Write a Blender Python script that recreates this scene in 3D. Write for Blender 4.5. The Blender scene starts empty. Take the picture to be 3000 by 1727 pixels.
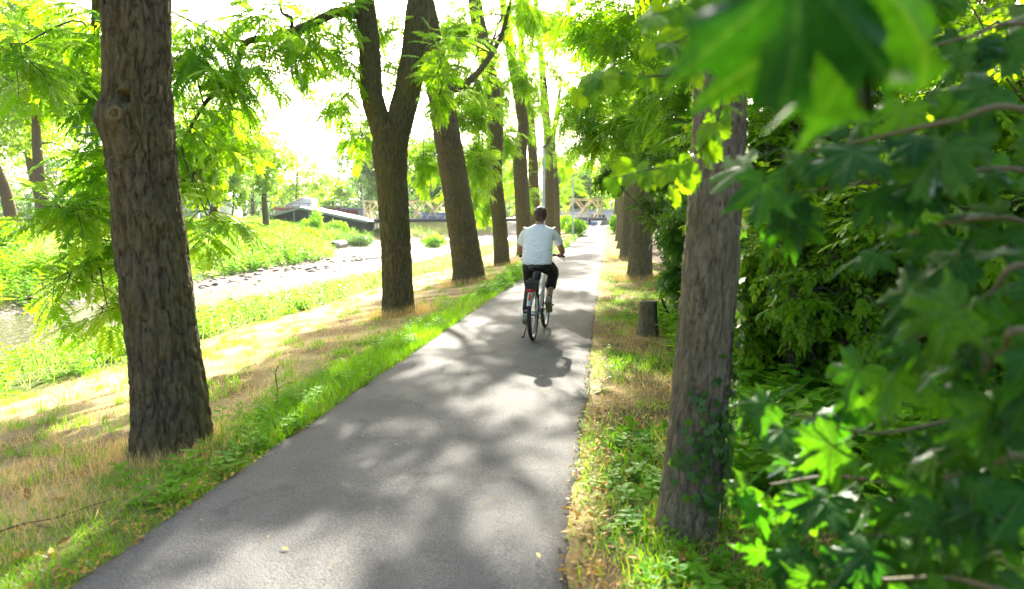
import bpy, bmesh, math, random
import numpy as np
from mathutils import Vector, Matrix, Euler

R = math.radians
rng = np.random.default_rng(11)
random.seed(5)
sc = bpy.context.scene
COL = sc.collection

# ------------------------------------------------------------------ camera, sky, sun, exposure
cam = bpy.data.cameras.new('camera'); cam_o = bpy.data.objects.new('camera', cam); COL.objects.link(cam_o)
cam.lens = 24.0; cam.sensor_width = 36.0; cam.clip_start = 0.05; cam.clip_end = 4000
cam_o.location = (0, 0, 1.56); cam_o.rotation_euler = (R(90 - 6.195), 0, 0)
cam.dof.use_dof = True; cam.dof.focus_distance = 9.0; cam.dof.aperture_fstop = 2.0
sc.camera = cam_o
SUN_EL, SUN_AZ = 30.6, 1.7            # degrees; azimuth to the right of straight ahead (+Y)
world = bpy.data.worlds.new('World'); sc.world = world; world.use_nodes = True
wn = world.node_tree; bg = wn.nodes['Background']
sky = wn.nodes.new('ShaderNodeTexSky'); sky.sky_type = 'NISHITA'; sky.sun_disc = False
sky.sun_elevation = R(SUN_EL); sky.sun_rotation = R(SUN_AZ)
sky.air_density = 0.75; sky.dust_density = 6.0; sky.ozone_density = 0.7
wn.links.new(sky.outputs[0], bg.inputs['Color']); bg.inputs['Strength'].default_value = 0.11
sun = bpy.data.lights.new('sun', 'SUN'); sun.energy = 5.0; sun.angle = R(0.53); sun.color = (1.0, 0.93, 0.80)
sun_o = bpy.data.objects.new('sun', sun); COL.objects.link(sun_o)
to_sun = Vector((math.sin(R(SUN_AZ)) * math.cos(R(SUN_EL)), math.cos(R(SUN_AZ)) * math.cos(R(SUN_EL)), math.sin(R(SUN_EL))))
sun_o.rotation_euler = to_sun.to_track_quat('Z', 'Y').to_euler()
sc.view_settings.view_transform = 'Standard'; sc.view_settings.look = 'None'
sc.view_settings.exposure = 2.42; sc.view_settings.gamma = 1.0
sc.render.engine = 'CYCLES'
cy = sc.cycles
cy.use_denoising = True; cy.max_bounces = 7; cy.diffuse_bounces = 4; cy.glossy_bounces = 2
cy.transmission_bounces = 4; cy.transparent_max_bounces = 8; cy.caustics_reflective = False; cy.caustics_refractive = False
cy.sample_clamp_indirect = 6.0; cy.use_adaptive_sampling = True; cy.adaptive_threshold = 0.01

# ------------------------------------------------------------------ helpers
def tag(o, label=None, cat=None, group=None, kind=None):
    if label: o['label'] = label
    if cat: o['category'] = cat
    if group: o['group'] = group
    if kind: o['kind'] = kind
    return o

def empty(name, loc=(0, 0, 0), rz=0.0):
    o = bpy.data.objects.new(name, None); COL.objects.link(o); o.location = loc; o.rotation_euler = (0, 0, rz)
    o.empty_display_size = 0.1
    return o

def mesh_np(name, V, F, attrs=None, smooth=False):
    V = np.asarray(V, np.float32)
    Fs = F if isinstance(F, list) else [F]
    Fs = [np.asarray(f, np.int32) for f in Fs if len(f)]
    me = bpy.data.meshes.new(name)
    me.vertices.add(len(V)); me.vertices.foreach_set('co', V.ravel())
    loops = np.concatenate([f.ravel() for f in Fs])
    tot = np.concatenate([np.full(len(f), f.shape[1], np.int32) for f in Fs])
    start = np.concatenate([[0], np.cumsum(tot)[:-1]]).astype(np.int32)
    me.loops.add(len(loops)); me.loops.foreach_set('vertex_index', loops)
    me.polygons.add(len(tot)); me.polygons.foreach_set('loop_start', start); me.polygons.foreach_set('loop_total', tot)
    if smooth: me.polygons.foreach_set('use_smooth', np.ones(len(tot), bool))
    me.update(calc_edges=True)
    for k, a in (attrs or {}).items():
        a = np.asarray(a, np.float32)
        if a.ndim == 1:
            at = me.attributes.new(k, 'FLOAT', 'POINT'); at.data.foreach_set('value', a)
        else:
            at = me.attributes.new(k, 'FLOAT_COLOR', 'POINT')
            at.data.foreach_set('color', np.concatenate([a, np.ones((len(a), 1), np.float32)], 1).ravel())
    me.validate()
    return me

def obj(name, me, mat=None, parent=None, loc=None):
    o = bpy.data.objects.new(name, me); COL.objects.link(o)
    if mat is not None and len(me.materials) == 0: me.materials.append(mat)
    if parent is not None: o.parent = parent
    if loc is not None: o.location = loc
    return o

class MB:
    """collects shapes, then links them as one mesh object"""
    def __init__(s): s.V = []; s.F3 = []; s.F4 = []; s.A = []; s.n = 0
    def add(s, V, F, rnd=None):
        V = np.asarray(V, float); F = np.asarray(F, int)
        (s.F4 if F.shape[1] == 4 else s.F3).append(F + s.n)
        s.V.append(V); s.A.append(np.full(len(V), random.random()) if rnd is None else np.broadcast_to(np.asarray(rnd, float), (len(V),)))
        s.n += len(V)
    def box(s, c, size, rot=None):
        V = np.array([[x, y, z] for x in (-.5, .5) for y in (-.5, .5) for z in (-.5, .5)]) * np.array(size)
        if rot is not None: V = V @ np.array(Euler(rot).to_matrix()).T
        s.add(V + np.array(c), [[0, 1, 3, 2], [4, 6, 7, 5], [0, 4, 5, 1], [2, 3, 7, 6], [0, 2, 6, 4], [1, 5, 7, 3]])
    def tube(s, P, r, n=6, cap=True):
        V, F = tube_np(P, r, n); s.add(V, F)
        if cap:
            k = len(P) - 1; m = s.n
            s.V.append(np.array([P[0], P[-1]], float)); s.A.append(np.zeros(2)); s.n += 2
            b = m - len(V)
            s.F3.append(np.array([[b + (i + 1) % n, b + i, m] for i in range(n)] + [[b + k * n + i, b + k * n + (i + 1) % n, m + 1] for i in range(n)]))
    def lathe(s, prof, n=16, M=None):
        V = np.array([[r * math.cos(2 * math.pi * i / n), r * math.sin(2 * math.pi * i / n), z] for (r, z) in prof for i in range(n)])
        if M is not None: V = V @ np.array(M.to_3x3()).T + np.array(M.translation)
        F = [[j * n + i, j * n + (i + 1) % n, (j + 1) * n + (i + 1) % n, (j + 1) * n + i] for j in range(len(prof) - 1) for i in range(n)]
        s.add(V, F)
    def mesh(s, name, smooth=False):
        V = np.concatenate(s.V); Fs = []
        if s.F3: Fs.append(np.concatenate(s.F3))
        if s.F4: Fs.append(np.concatenate(s.F4))
        return mesh_np(name, V, Fs, {'rnd': np.concatenate(s.A)}, smooth)
    def build(s, name, mat, parent=None, smooth=False):
        return obj(name, s.mesh(name, smooth), mat, parent)

def frames(P):
    P = np.asarray(P, float)
    T = np.gradient(P, axis=0); T /= np.linalg.norm(T, axis=1)[:, None] + 1e-9
    ref = np.array([1.0, 0, 0]) if abs(T[0][0]) < .8 else np.array([0, 1.0, 0])
    U = []; u = ref
    for t in T:
        u = u - t * np.dot(u, t); u = u / (np.linalg.norm(u) + 1e-9); U.append(u)
    U = np.array(U); W = np.cross(T, U)
    return P, T, U, W

def tube_np(P, r, n=6):
    P, T, U, W = frames(P); k = len(P)
    r = np.broadcast_to(np.asarray(r, float), (k,))
    a = np.linspace(0, 2 * np.pi, n, endpoint=False)
    V = P[:, None, :] + r[:, None, None] * (np.cos(a)[None, :, None] * U[:, None, :] + np.sin(a)[None, :, None] * W[:, None, :])
    i = np.arange(n); F = []
    for j in range(k - 1):
        F.append(np.stack([j * n + i, j * n + (i + 1) % n, (j + 1) * n + (i + 1) % n, (j + 1) * n + i], 1))
    return V.reshape(-1, 3), np.concatenate(F)

def spline(P, n):
    """smooth resampling through the given points (Catmull-Rom)"""
    P = np.asarray(P, float); k = len(P)
    Q = np.concatenate([[2 * P[0] - P[1]], P, [2 * P[-1] - P[-2]]])
    t = np.linspace(0, k - 1 - 1e-6, n); i = t.astype(int); f = (t - i)[:, None]
    a, b, c, d = Q[i], Q[i + 1], Q[i + 2], Q[i + 3]
    return .5 * (2 * b + (c - a) * f + (2 * a - 5 * b + 4 * c - d) * f ** 2 + (-a + 3 * b - 3 * c + d) * f ** 3)

def hash2(ix, iy, seed):
    ix = ix.astype(np.int64); iy = iy.astype(np.int64)
    h = (ix * 374761393 + iy * 668265263 + seed * 1442695041) & 0x7fffffff
    h = ((h ^ (h >> 13)) * 1274126177) & 0x7fffffff
    h = ((h ^ (h >> 16)) * 2246822519) & 0x7fffffff
    return ((h ^ (h >> 15)) & 0xffffff) / float(0xffffff)

def vnoise(x, y, seed=0, px=None):
    x = np.asarray(x, float); y = np.asarray(y, float)
    ix, iy = np.floor(x), np.floor(y); fx, fy = x - ix, y - iy
    fx = fx * fx * (3 - 2 * fx); fy = fy * fy * (3 - 2 * fy)
    w = (lambda q: np.mod(q, px)) if px else (lambda q: q)
    a, b = hash2(w(ix), iy, seed), hash2(w(ix + 1), iy, seed); c, d = hash2(w(ix), iy + 1, seed), hash2(w(ix + 1), iy + 1, seed)
    return (a * (1 - fx) + b * fx) * (1 - fy) + (c * (1 - fx) + d * fx) * fy

def fbm(x, y, seed=0, o=4):
    v = 0; a = .5
    for i in range(o): v = v + a * vnoise(x * 2 ** i, y * 2 ** i, seed + i); a *= .5
    return v

def worley(x, y, px, seed):
    """distance to nearest and second nearest feature point, x periodic in px cells"""
    ix, iy = np.floor(x), np.floor(y); f1 = np.full(x.shape, 9.); f2 = np.full(x.shape, 9.); cid = np.zeros(x.shape)
    for dx in (-1, 0, 1):
        for dy in (-1, 0, 1):
            cx, cy2 = ix + dx, iy + dy; wx = np.mod(cx, px)
            d = ((cx + .25 + .5 * hash2(wx, cy2, seed) - x) ** 4 * 1.6 + (cy2 + .1 + .8 * hash2(wx, cy2, seed + 7) - y) ** 4) ** .25
            cid = np.where(d < f1, hash2(wx, cy2, seed + 13), cid)
            f2 = np.where(d < f1, f1, np.minimum(f2, d)); f1 = np.minimum(f1, d)
    return f1, f2, cid

def sstep(a, b, x): t = np.clip((np.asarray(x, float) - a) / (b - a), 0, 1); return t * t * (3 - 2 * t)

def inst(tv, tf, M, L, S, rnd, amt=.0):
    """copies of a template (tv, tf) with rotation M (m,3,3), place L (m,3), scale S (m)"""
    m = len(L); n = len(tv)
    V = np.einsum('mij,nj->mni', M, tv) * S[:, None, None] + L[:, None, :]
    F = tf[None] + (np.arange(m) * n)[:, None, None]
    return V.reshape(-1, 3), F.reshape(-1, tf.shape[1]), np.repeat(rnd, n)

def unit(v): return v / (np.linalg.norm(v, axis=-1, keepdims=True) + 1e-9)

def basis(d, nrm):
    y = unit(d); x = unit(np.cross(y, nrm)); z = np.cross(x, y)
    return np.stack([x, y, z], -1)

# ------------------------------------------------------------------ materials
def newmat(name):
    m = bpy.data.materials.new(name); m.use_nodes = True; nt = m.node_tree
    return m, nt, nt.nodes['Principled BSDF'], nt.nodes['Material Output']

def N(nt, t, **kw):
    n = nt.nodes.new(t)
    for k, v in kw.items():
        if k in n.inputs: n.inputs[k].default_value = v
        else: setattr(n, k, v)
    return n

def ramp(nt, fac, stops):
    r = nt.nodes.new('ShaderNodeValToRGB'); e = r.color_ramp.elements
    while len(e) < len(stops): e.new(.5)
    for i, (p, c) in enumerate(stops): e[i].position = p; e[i].color = (*c, 1)
    if fac is not None: nt.links.new(fac, r.inputs[0])
    return r

def plain(name, col, rough=.6, metal=0.0, var=.12, scale=30, spec=.5, bump=0.0):
    m, nt, p, out = newmat(name)
    tc = N(nt, 'ShaderNodeTexCoord'); no = N(nt, 'ShaderNodeTexNoise', Scale=scale, Detail=4.0)
    nt.links.new(tc.outputs['Object'], no.inputs['Vector'])
    c = np.array(col)
    r = ramp(nt, no.outputs[0], [(.3, tuple(c * (1 - var))), (.7, tuple(np.minimum(c * (1 + var), 1)))])
    nt.links.new(r.outputs[0], p.inputs['Base Color'])
    p.inputs['Roughness'].default_value = rough; p.inputs['Metallic'].default_value = metal
    p.inputs['Specular IOR Level'].default_value = spec
    if bump:
        b = N(nt, 'ShaderNodeBump', Strength=bump, Distance=.01); nt.links.new(no.outputs[0], b.inputs['Height']); nt.links.new(b.outputs[0], p.inputs['Normal'])
    return m

def leafmat(name, ca, cb, ta, tb, gloss=.35, rough=.4, objrnd=False, veins=None, tmix=.5):
    """thin leaf: reflected colour ca..cb and light shining through ta..tb, varied from leaf to leaf"""
    m, nt, p, out = newmat(name); nt.nodes.remove(p)
    if objrnd: f = N(nt, 'ShaderNodeObjectInfo').outputs['Random']
    else:
        a = N(nt, 'ShaderNodeAttribute'); a.attribute_name = 'rnd'; f = a.outputs['Fac']
    r1 = ramp(nt, f, [(0, ca), (1, cb)]); r2 = ramp(nt, f, [(0, ta), (1, tb)])
    c1, c2 = r1.outputs[0], r2.outputs[0]
    bumpn = None
    if veins:
        tc = N(nt, 'ShaderNodeTexCoord'); sp = N(nt, 'ShaderNodeSeparateXYZ'); nt.links.new(tc.outputs['Object'], sp.inputs[0])
        best = None
        for ang in veins:
            # distance to a vein running from the leaf base at that angle
            sx, cx = math.sin(R(ang)), math.cos(R(ang))
            def mth(op, a, b=None):
                q = N(nt, 'ShaderNodeMath', operation=op)
                for i, w in enumerate((a, b)):
                    if w is None: continue
                    if isinstance(w, (int, float)): q.inputs[i].default_value = w
                    else: nt.links.new(w, q.inputs[i])
                return q.outputs[0]
            along = mth('ADD', mth('MULTIPLY', sp.outputs[0], sx), mth('MULTIPLY', sp.outputs[1], cx))
            across = mth('ABSOLUTE', mth('SUBTRACT', mth('MULTIPLY', sp.outputs[0], cx), mth('MULTIPLY', sp.outputs[1], sx)))
            d = mth('ADD', across, mth('MULTIPLY', mth('LESS_THAN', along, 0.0), 1.0))
            best = d if best is None else mth('MINIMUM', best, d)
        vr = ramp(nt, mth('MULTIPLY', best, 30.0), [(0, (1, 1, 1)), (.55, (0, 0, 0))])
        no = N(nt, 'ShaderNodeTexNoise', Scale=14.0, Detail=3.0); nt.links.new(tc.outputs['Object'], no.inputs['Vector'])
        for ci, light in ((0, (.04, .095, .018)), (1, (.11, .24, .008))):
            mx = N(nt, 'ShaderNodeMix', data_type='RGBA'); nt.links.new(vr.outputs[0], mx.inputs[0])
            nt.links.new((c1, c2)[ci], mx.inputs[6]); mx.inputs[7].default_value = (*light, 1)
            mv = N(nt, 'ShaderNodeHueSaturation'); nt.links.new(mx.outputs[2], mv.inputs['Color'])
            nt.links.new(ramp(nt, no.outputs[0], [(.3, (.72,) * 3), (.7, (1.2,) * 3)]).outputs[0], mv.inputs['Value'])
            if ci == 0: c1 = mv.outputs[0]
            else: c2 = mv.outputs[0]
        bumpn = N(nt, 'ShaderNodeBump', Strength=.35, Distance=.02); nt.links.new(vr.outputs[0], bumpn.inputs['Height']); bumpn.invert = True
    d = N(nt, 'ShaderNodeBsdfDiffuse'); t = N(nt, 'ShaderNodeBsdfTranslucent'); g = N(nt, 'ShaderNodeBsdfGlossy', Roughness=rough)
    nt.links.new(c1, d.inputs[0]); nt.links.new(c2, t.inputs[0]); g.inputs[0].default_value = (1, 1, 1, 1)
    if bumpn:
        for q in (d, g): nt.links.new(bumpn.outputs[0], q.inputs['Normal'])
    a1 = N(nt, 'ShaderNodeAddShader'); nt.links.new(d.outputs[0], a1.inputs[0]); nt.links.new(t.outputs[0], a1.inputs[1])
    fr = N(nt, 'ShaderNodeFresnel', IOR=1.42); mu = N(nt, 'ShaderNodeMath', operation='MULTIPLY'); mu.inputs[1].default_value = gloss
    nt.links.new(fr.outputs[0], mu.inputs[0])
    mx = N(nt, 'ShaderNodeMixShader'); nt.links.new(mu.outputs[0], mx.inputs[0]); nt.links.new(a1.outputs[0], mx.inputs[1]); nt.links.new(g.outputs[0], mx.inputs[2])
    nt.links.new(mx.outputs[0], out.inputs[0])
    return m

def barkmat(name, c_dark, c_mid, c_moss, moss=.35, bump=.6, sc_=1.0):
    m, nt, p, out = newmat(name)
    tc = N(nt, 'ShaderNodeTexCoord'); mp = N(nt, 'ShaderNodeMapping'); mp.inputs['Scale'].default_value = (sc_, sc_, .22 * sc_)
    nt.links.new(tc.outputs['Object'], mp.inputs[0])
    n1 = N(nt, 'ShaderNodeTexNoise', Scale=38.0, Detail=6.0, Roughness=.65); nt.links.new(mp.outputs[0], n1.inputs['Vector'])
    n2 = N(nt, 'ShaderNodeTexNoise', Scale=2.2, Detail=4.0); nt.links.new(tc.outputs['Object'], n2.inputs['Vector'])
    n3 = N(nt, 'ShaderNodeTexNoise', Scale=120.0, Detail=3.0); nt.links.new(tc.outputs['Object'], n3.inputs['Vector'])
    r = ramp(nt, n1.outputs[0], [(.3, c_dark), (.55, c_mid), (.75, tuple(np.array(c_mid) * 1.5))])
    mr = ramp(nt, n2.outputs[0], [(.42, (0, 0, 0)), (.68, (moss,) * 3)])
    mx = N(nt, 'ShaderNodeMix', data_type='RGBA'); nt.links.new(mr.outputs[0], mx.inputs[0]); nt.links.new(r.outputs[0], mx.inputs[6]); mx.inputs[7].default_value = (*c_moss, 1)
    nt.links.new(mx.outputs[2], p.inputs['Base Color']); p.inputs['Roughness'].default_value = .92; p.inputs['Specular IOR Level'].default_value = .2
    ad = N(nt, 'ShaderNodeMath', operation='MULTIPLY_ADD'); nt.links.new(n3.outputs[0], ad.inputs[0]); ad.inputs[1].default_value = .4; nt.links.new(n1.outputs[0], ad.inputs[2])
    b = N(nt, 'ShaderNodeBump', Strength=bump, Distance=.02); nt.links.new(ad.outputs[0], b.inputs['Height']); nt.links.new(b.outputs[0], p.inputs['Normal'])
    return m

M = {}
M['bark'] = barkmat('walnut_bark', (.045, .036, .018), (.142, .114, .062), (.145, .132, .027), .45, 1.0)
M['bark_right'] = barkmat('grey_bark', (.092, .074, .042), (.225, .184, .11), (.15, .14, .045), .35, .9)
M['bark_far'] = barkmat('far_bark', (.09, .06, .038), (.18, .125, .08), (.14, .13, .06), .25, .3)
M['twig'] = plain('twig_bark', (.09, .07, .05), .9, bump=.3)
M['stem'] = plain('green_stem', (.10, .13, .04), .6)
M['redstem'] = plain('reddish_petiole', (.16, .12, .05), .6)
M['walnut'] = leafmat('walnut_leaf', (.042, .115, .003), (.082, .155, .004), (.13, .31, .002), (.27, .44, .003), .22, .42)
M['walnut_obj'] = leafmat('walnut_leaf_single', (.042, .115, .003), (.082, .155, .004), (.13, .31, .002), (.27, .44, .003), .22, .42, objrnd=True)
M['elm'] = leafmat('elm_leaf', (.03, .09, .006), (.06, .125, .008), (.08, .22, .004), (.17, .32, .005), .38, .35)
M['under'] = leafmat('undergrowth_leaf', (.042, .11, .004), (.085, .155, .006), (.16, .32, .002), (.30, .45, .003), .32, .35)
M['maple'] = leafmat('maple_leaf', (.009, .048, .007), (.026, .075, .006), (.03, .14, .002), (.085, .22, .002), .30, .4, objrnd=True, veins=(0, 47, -47, 97, -97))
M['lime'] = leafmat('hazel_leaf', (.04, .11, .004), (.07, .145, .005), (.10, .27, .002), (.24, .39, .003), .28, .4, objrnd=True, veins=(0, 35, -35))
M['ivy'] = leafmat('ivy_leaf', (.022, .065, .014), (.05, .11, .016), (.04, .11, .008), (.09, .2, .01), .6, .32, objrnd=True)
M['fartree'] = leafmat('far_tree_leaf', (.06, .13, .01), (.11, .18, .014), (.16, .32, .006), (.32, .46, .01), .3, .45)
M['fardark'] = leafmat('far_dark_leaf', (.035, .085, .03), (.07, .13, .035), (.06, .15, .025), (.13, .22, .03), .3, .5)
M['grass'] = leafmat('verge_grass', (.042, .12, .004), (.085, .155, .006), (.09, .25, .003), (.20, .36, .004), .15, .5)
M['tall'] = leafmat('tall_grass', (.09, .16, .02), (.26, .26, .11), (.14, .28, .014), (.36, .38, .13), .15, .5)
M['herb'] = leafmat('herb_leaf', (.04, .13, .004), (.085, .17, .006), (.11, .29, .002), (.23, .40, .004), .18, .5)
M['straw'] = leafmat('dry_straw', (.40, .28, .10), (.58, .45, .21), (.30, .21, .065), (.46, .35, .14), .06, .6)
M['litter'] = leafmat('leaf_litter', (.20, .10, .03), (.45, .28, .05), (.06, .03, .008), (.22, .13, .01), .25, .5)
M['yellow_leaf'] = leafmat('yellow_leaf', (.55, .38, .06), (.6, .42, .08), (.1, .07, .01), (.1, .07, .01), .3, .4)
M['white_paint'] = plain('white_paint', (.75, .75, .74), .5, var=.05)
M['grey_steel'] = plain('galvanised_steel', (.42, .44, .45), .45, .6, .08)
M['lamp_grey'] = plain('lamp_grey_paint', (.50, .52, .53), .45, .2, .06)
M['lamp_dark'] = plain('lamp_head_grey', (.13, .14, .15), .4, .3, .06)
M['bridge_cream'] = plain('cream_bridge_paint', (.66, .53, .27), .55, 0, .10, 3)
M['pipe_dark'] = plain('dark_pipe', (.09, .10, .11), .4)
M['concrete'] = plain('concrete', (.36, .34, .31), .9, var=.15, scale=6, bump=.3)
M['shed_wall'] = plain('dark_shed_wall', (.085, .09, .105), .7)
M['shed_roof'] = plain('shed_roof', (.40, .42, .42), .6, .1)
M['red_brick'] = plain('red_cladding', (.32, .085, .06), .8, var=.12)
M['grey_wall'] = plain('grey_wall', (.30, .30, .30), .8)
M['glass_dark'] = plain('window_glass', (.03, .04, .05), .08, var=.02)
M['banner'] = plain('blue_banner', (.16, .24, .50), .6, var=.05)

# ------------------------------------------------------------------ the lie of the land
def bend(Y): return .012 * np.maximum(0, np.asarray(Y, float) - 70) ** 2
def x_left(Y): return -1.894 + .1377 * (np.asarray(Y, float) - 2.752) + bend(Y)
def x_right(Y): return .216 + .1377 * (np.asarray(Y, float) - 2.752) + bend(Y)
def z_path(Y): return .95 * sstep(40, 82, Y)
def z_bed(Y): return -1.62 + .011 * (np.clip(Y, -10, 95) - 16)
def far_shift(Y): return 6.5 * sstep(46, 66, Y)
LS = np.array([-3, 0, .6, 1.5, 3, 5.3, 8, 9.4, 10.2, 11]); LZ = np.array([0, 0., -.03, -.13, -.36, -.75, -1.1, -1.28, -1.42, -1.6])
FS = np.array([16.6, 17.6, 19, 23, 29, 45, 100, 600]); FZ = np.array([-1.6, -1.2, -.6, .1, .55, .85, .95, 1.0])
RS = np.array([0, 1.3, 2.2, 4, 8, 20, 600]); RZ = np.array([0, .03, .16, .75, 1.3, 1.6, 1.8])
def terrain(x, y, detail=True):
    x = np.asarray(x, float); y = np.asarray(y, float)
    sl = (x_left(y) - x) * .99; sr = (x - x_right(y)) * .99
    zb = z_bed(y); k = sstep(8, 11, sl)
    zl = np.interp(sl, LS, LZ) + z_path(y) * (1 - sstep(2, 9, sl)) + k * (zb + 1.6)
    sf = sl - far_shift(y)
    zf = np.interp(sf, FS, FZ) + (zb + 1.6) * (1 - sstep(16.6, 24, sf)) + .8 * sstep(60, 95, y) * sstep(17, 26, sf)
    zbed = zb + .16 * sstep(13.6, 15, sl) * sstep(22, 27, y) * (1 - sstep(46, 54, y)) * (1 - 0 * sl)
    z = np.where(sl < 11, zl, np.where(sf < 16.6, zbed, np.maximum(zf, zb)))
    z = np.where(sr > 0, np.interp(sr, RS, RZ) + z_path(y), z)
    if detail:
        a = sstep(.1, 1.2, np.maximum(sl, sr))
        z = z + a * (.10 * (fbm(x * .8, y * .8, 3) - .47) + .035 * (vnoise(x * 5, y * 5, 9) - .5))
    return z

sg = np.concatenate([-np.geomspace(600, 12, 26), np.arange(-11.5, -4.5, .5), np.arange(-4.4, 20, .26), np.arange(20, 40, .7), np.geomspace(41, 600, 30)])
yg = np.concatenate([np.arange(-14, 1, 1.0), np.arange(1, 32, .25), np.arange(32, 100, .7), np.geomspace(101, 900, 30)])
SS, YY = np.meshgrid(sg, yg)
XX = x_left(np.minimum(YY, 100)) + 0 * SS - SS / .99
ZZ = terrain(XX, np.minimum(YY, 400)); sl = SS; sr = SS * -1 - 2.09
ny, ns = SS.shape
ii = np.arange(ny * ns).reshape(ny, ns)
TF = np.stack([ii[:-1, :-1], ii[1:, :-1], ii[1:, 1:], ii[:-1, 1:]], -1).reshape(-1, 4)
def lerp(a, b, t): return np.asarray(a) * (1 - t[..., None]) + np.asarray(b) * t[..., None]
big = fbm(XX * .35, YY * .35, 21); mid = fbm(XX * 1.7, YY * 1.7, 31)
soil, strawc, greenc, gravelc = (.20, .135, .065), (.52, .40, .20), (.09, .12, .02), (.27, .24, .20)
c = lerp(soil, strawc, np.clip(.15 + 1.25 * sstep(.35, .62, mid), 0, 1))
c = lerp(c, greenc, .75 * (1 - sstep(.25, 1.0, np.abs(sl - .1) + .8 * (mid - .5))) * (sl > -.6))
c = lerp(c, greenc, sstep(5.0, 5.9, sl + 1.2 * (mid - .5)) * (1 - sstep(9.6, 10.4, sl)))
c = lerp(c, gravelc, sstep(9.8, 10.6, sl) * (1 - sstep(17.0, 18.2, sl - far_shift(YY))))
c = lerp(c, (.17, .19, .055), sstep(17.0, 18.6, sl - far_shift(YY)))
rightv = (sr > 0)
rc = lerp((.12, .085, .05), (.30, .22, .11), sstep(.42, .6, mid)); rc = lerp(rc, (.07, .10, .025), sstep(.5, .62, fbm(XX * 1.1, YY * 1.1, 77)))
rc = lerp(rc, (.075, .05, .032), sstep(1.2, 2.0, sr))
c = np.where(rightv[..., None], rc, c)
gm, nt, p, out = newmat('ground')
a = N(nt, 'ShaderNodeAttribute'); a.attribute_name = 'col'
tc = N(nt, 'ShaderNodeTexCoord'); n1 = N(nt, 'ShaderNodeTexNoise', Scale=22.0, Detail=8.0, Roughness=.7); nt.links.new(tc.outputs['Object'], n1.inputs['Vector'])
hs = N(nt, 'ShaderNodeHueSaturation'); nt.links.new(a.outputs['Color'], hs.inputs['Color'])
nt.links.new(ramp(nt, n1.outputs[0], [(.3, (.55,) * 3), (.7, (1.3,) * 3)]).outputs[0], hs.inputs['Value']); nt.links.new(hs.outputs[0], p.inputs['Base Color'])
p.inputs['Roughness'].default_value = 1.0; p.inputs['Specular IOR Level'].default_value = .1
b = N(nt, 'ShaderNodeBump', Strength=.8, Distance=.03); nt.links.new(n1.outputs[0], b.inputs['Height']); nt.links.new(b.outputs[0], p.inputs['Normal'])
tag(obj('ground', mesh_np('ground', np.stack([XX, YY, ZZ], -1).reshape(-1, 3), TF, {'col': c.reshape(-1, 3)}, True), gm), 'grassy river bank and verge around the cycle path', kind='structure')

# the asphalt cycle path: cambered strip with ragged edges that stand a little proud of the verge
Yp = np.concatenate([np.arange(-4, 25, .06), np.arange(25, 112, .25)])
wl = .035 * (fbm(Yp * 1.3, Yp * 0, 51) - .47) * 2 + .02 * (vnoise(Yp * 9, Yp * 0, 52) - .5)
wr = .05 * (fbm(Yp * .9, Yp * 0 + 5, 53) - .47) * 2 + .03 * (vnoise(Yp * 7, Yp * 0, 54) - .5)
cols = np.array([0, 0, .02, .1, .25, .4, .5, .6, .75, .9, .98, 1, 1.])
xl_, xr_ = x_left(Yp) + wl, x_right(Yp) + wr
PX = xl_[:, None] + (xr_ - xl_)[:, None] * cols[None, :] + np.array([-.05] + [0] * 11 + [.05])[None, :]
PZ = z_path(Yp)[:, None] + np.array([-.12, .006, .022, .028, .036, .042, .044, .042, .036, .028, .02, .002, -.12])[None, :]
PY = np.repeat(Yp[:, None], 13, 1)
ii = np.arange(PX.size).reshape(PX.shape)
PF = np.stack([ii[:-1, :-1], ii[:-1, 1:], ii[1:, 1:], ii[1:, :-1]], -1).reshape(-1, 4)
edge = np.repeat(np.minimum(cols, 1 - cols)[None, :] * 2.1, len(Yp), 0)
pm, nt, p, out = newmat('asphalt')
tc = N(nt, 'ShaderNodeTexCoord')
n1 = N(nt, 'ShaderNodeTexNoise', Scale=150.0, Detail=2.0, Roughness=.8); n2 = N(nt, 'ShaderNodeTexNoise', Scale=1.3, Detail=5.0); n3 = N(nt, 'ShaderNodeTexVoronoi', Scale=95.0); n4 = N(nt, 'ShaderNodeTexNoise', Scale=45.0, Detail=3.0)
for q in (n1, n2, n3, n4): nt.links.new(tc.outputs['Object'], q.inputs['Vector'])
r1 = ramp(nt, n1.outputs[0], [(.30, (.036, .037, .036)), (.5, (.110, .109, .105)), (.66, (.163, .161, .155)), (.74, (.36, .35, .33))])
hs = N(nt, 'ShaderNodeHueSaturation'); nt.links.new(r1.outputs[0], hs.inputs['Color'])
nt.links.new(ramp(nt, n2.outputs[0], [(.3, (.80,) * 3), (.7, (1.15,) * 3)]).outputs[0], hs.inputs['Value'])
dk = N(nt, 'ShaderNodeMix', data_type='RGBA'); at = N(nt, 'ShaderNodeAttribute'); at.attribute_name = 'edge'
sm = N(nt, 'ShaderNodeMath', operation='ADD'); nt.links.new(at.outputs['Fac'], sm.inputs[0]); nt.links.new(ramp(nt, n4.outputs[0], [(.3, (0,) * 3), (.7, (.10,) * 3)]).outputs[0], sm.inputs[1])
ck = N(nt, 'ShaderNodeTexVoronoi', feature='DISTANCE_TO_EDGE', Scale=.42); wp = N(nt, 'ShaderNodeTexNoise', Scale=2.5, Detail=6.0); wa = N(nt, 'ShaderNodeMixRGB', blend_type='ADD'); wa.inputs[0].default_value = .35
nt.links.new(tc.outputs['Object'], wp.inputs['Vector']); nt.links.new(tc.outputs['Object'], wa.inputs[1]); nt.links.new(wp.outputs['Color'], wa.inputs[2]); nt.links.new(wa.outputs[0], ck.inputs['Vector'])
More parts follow.
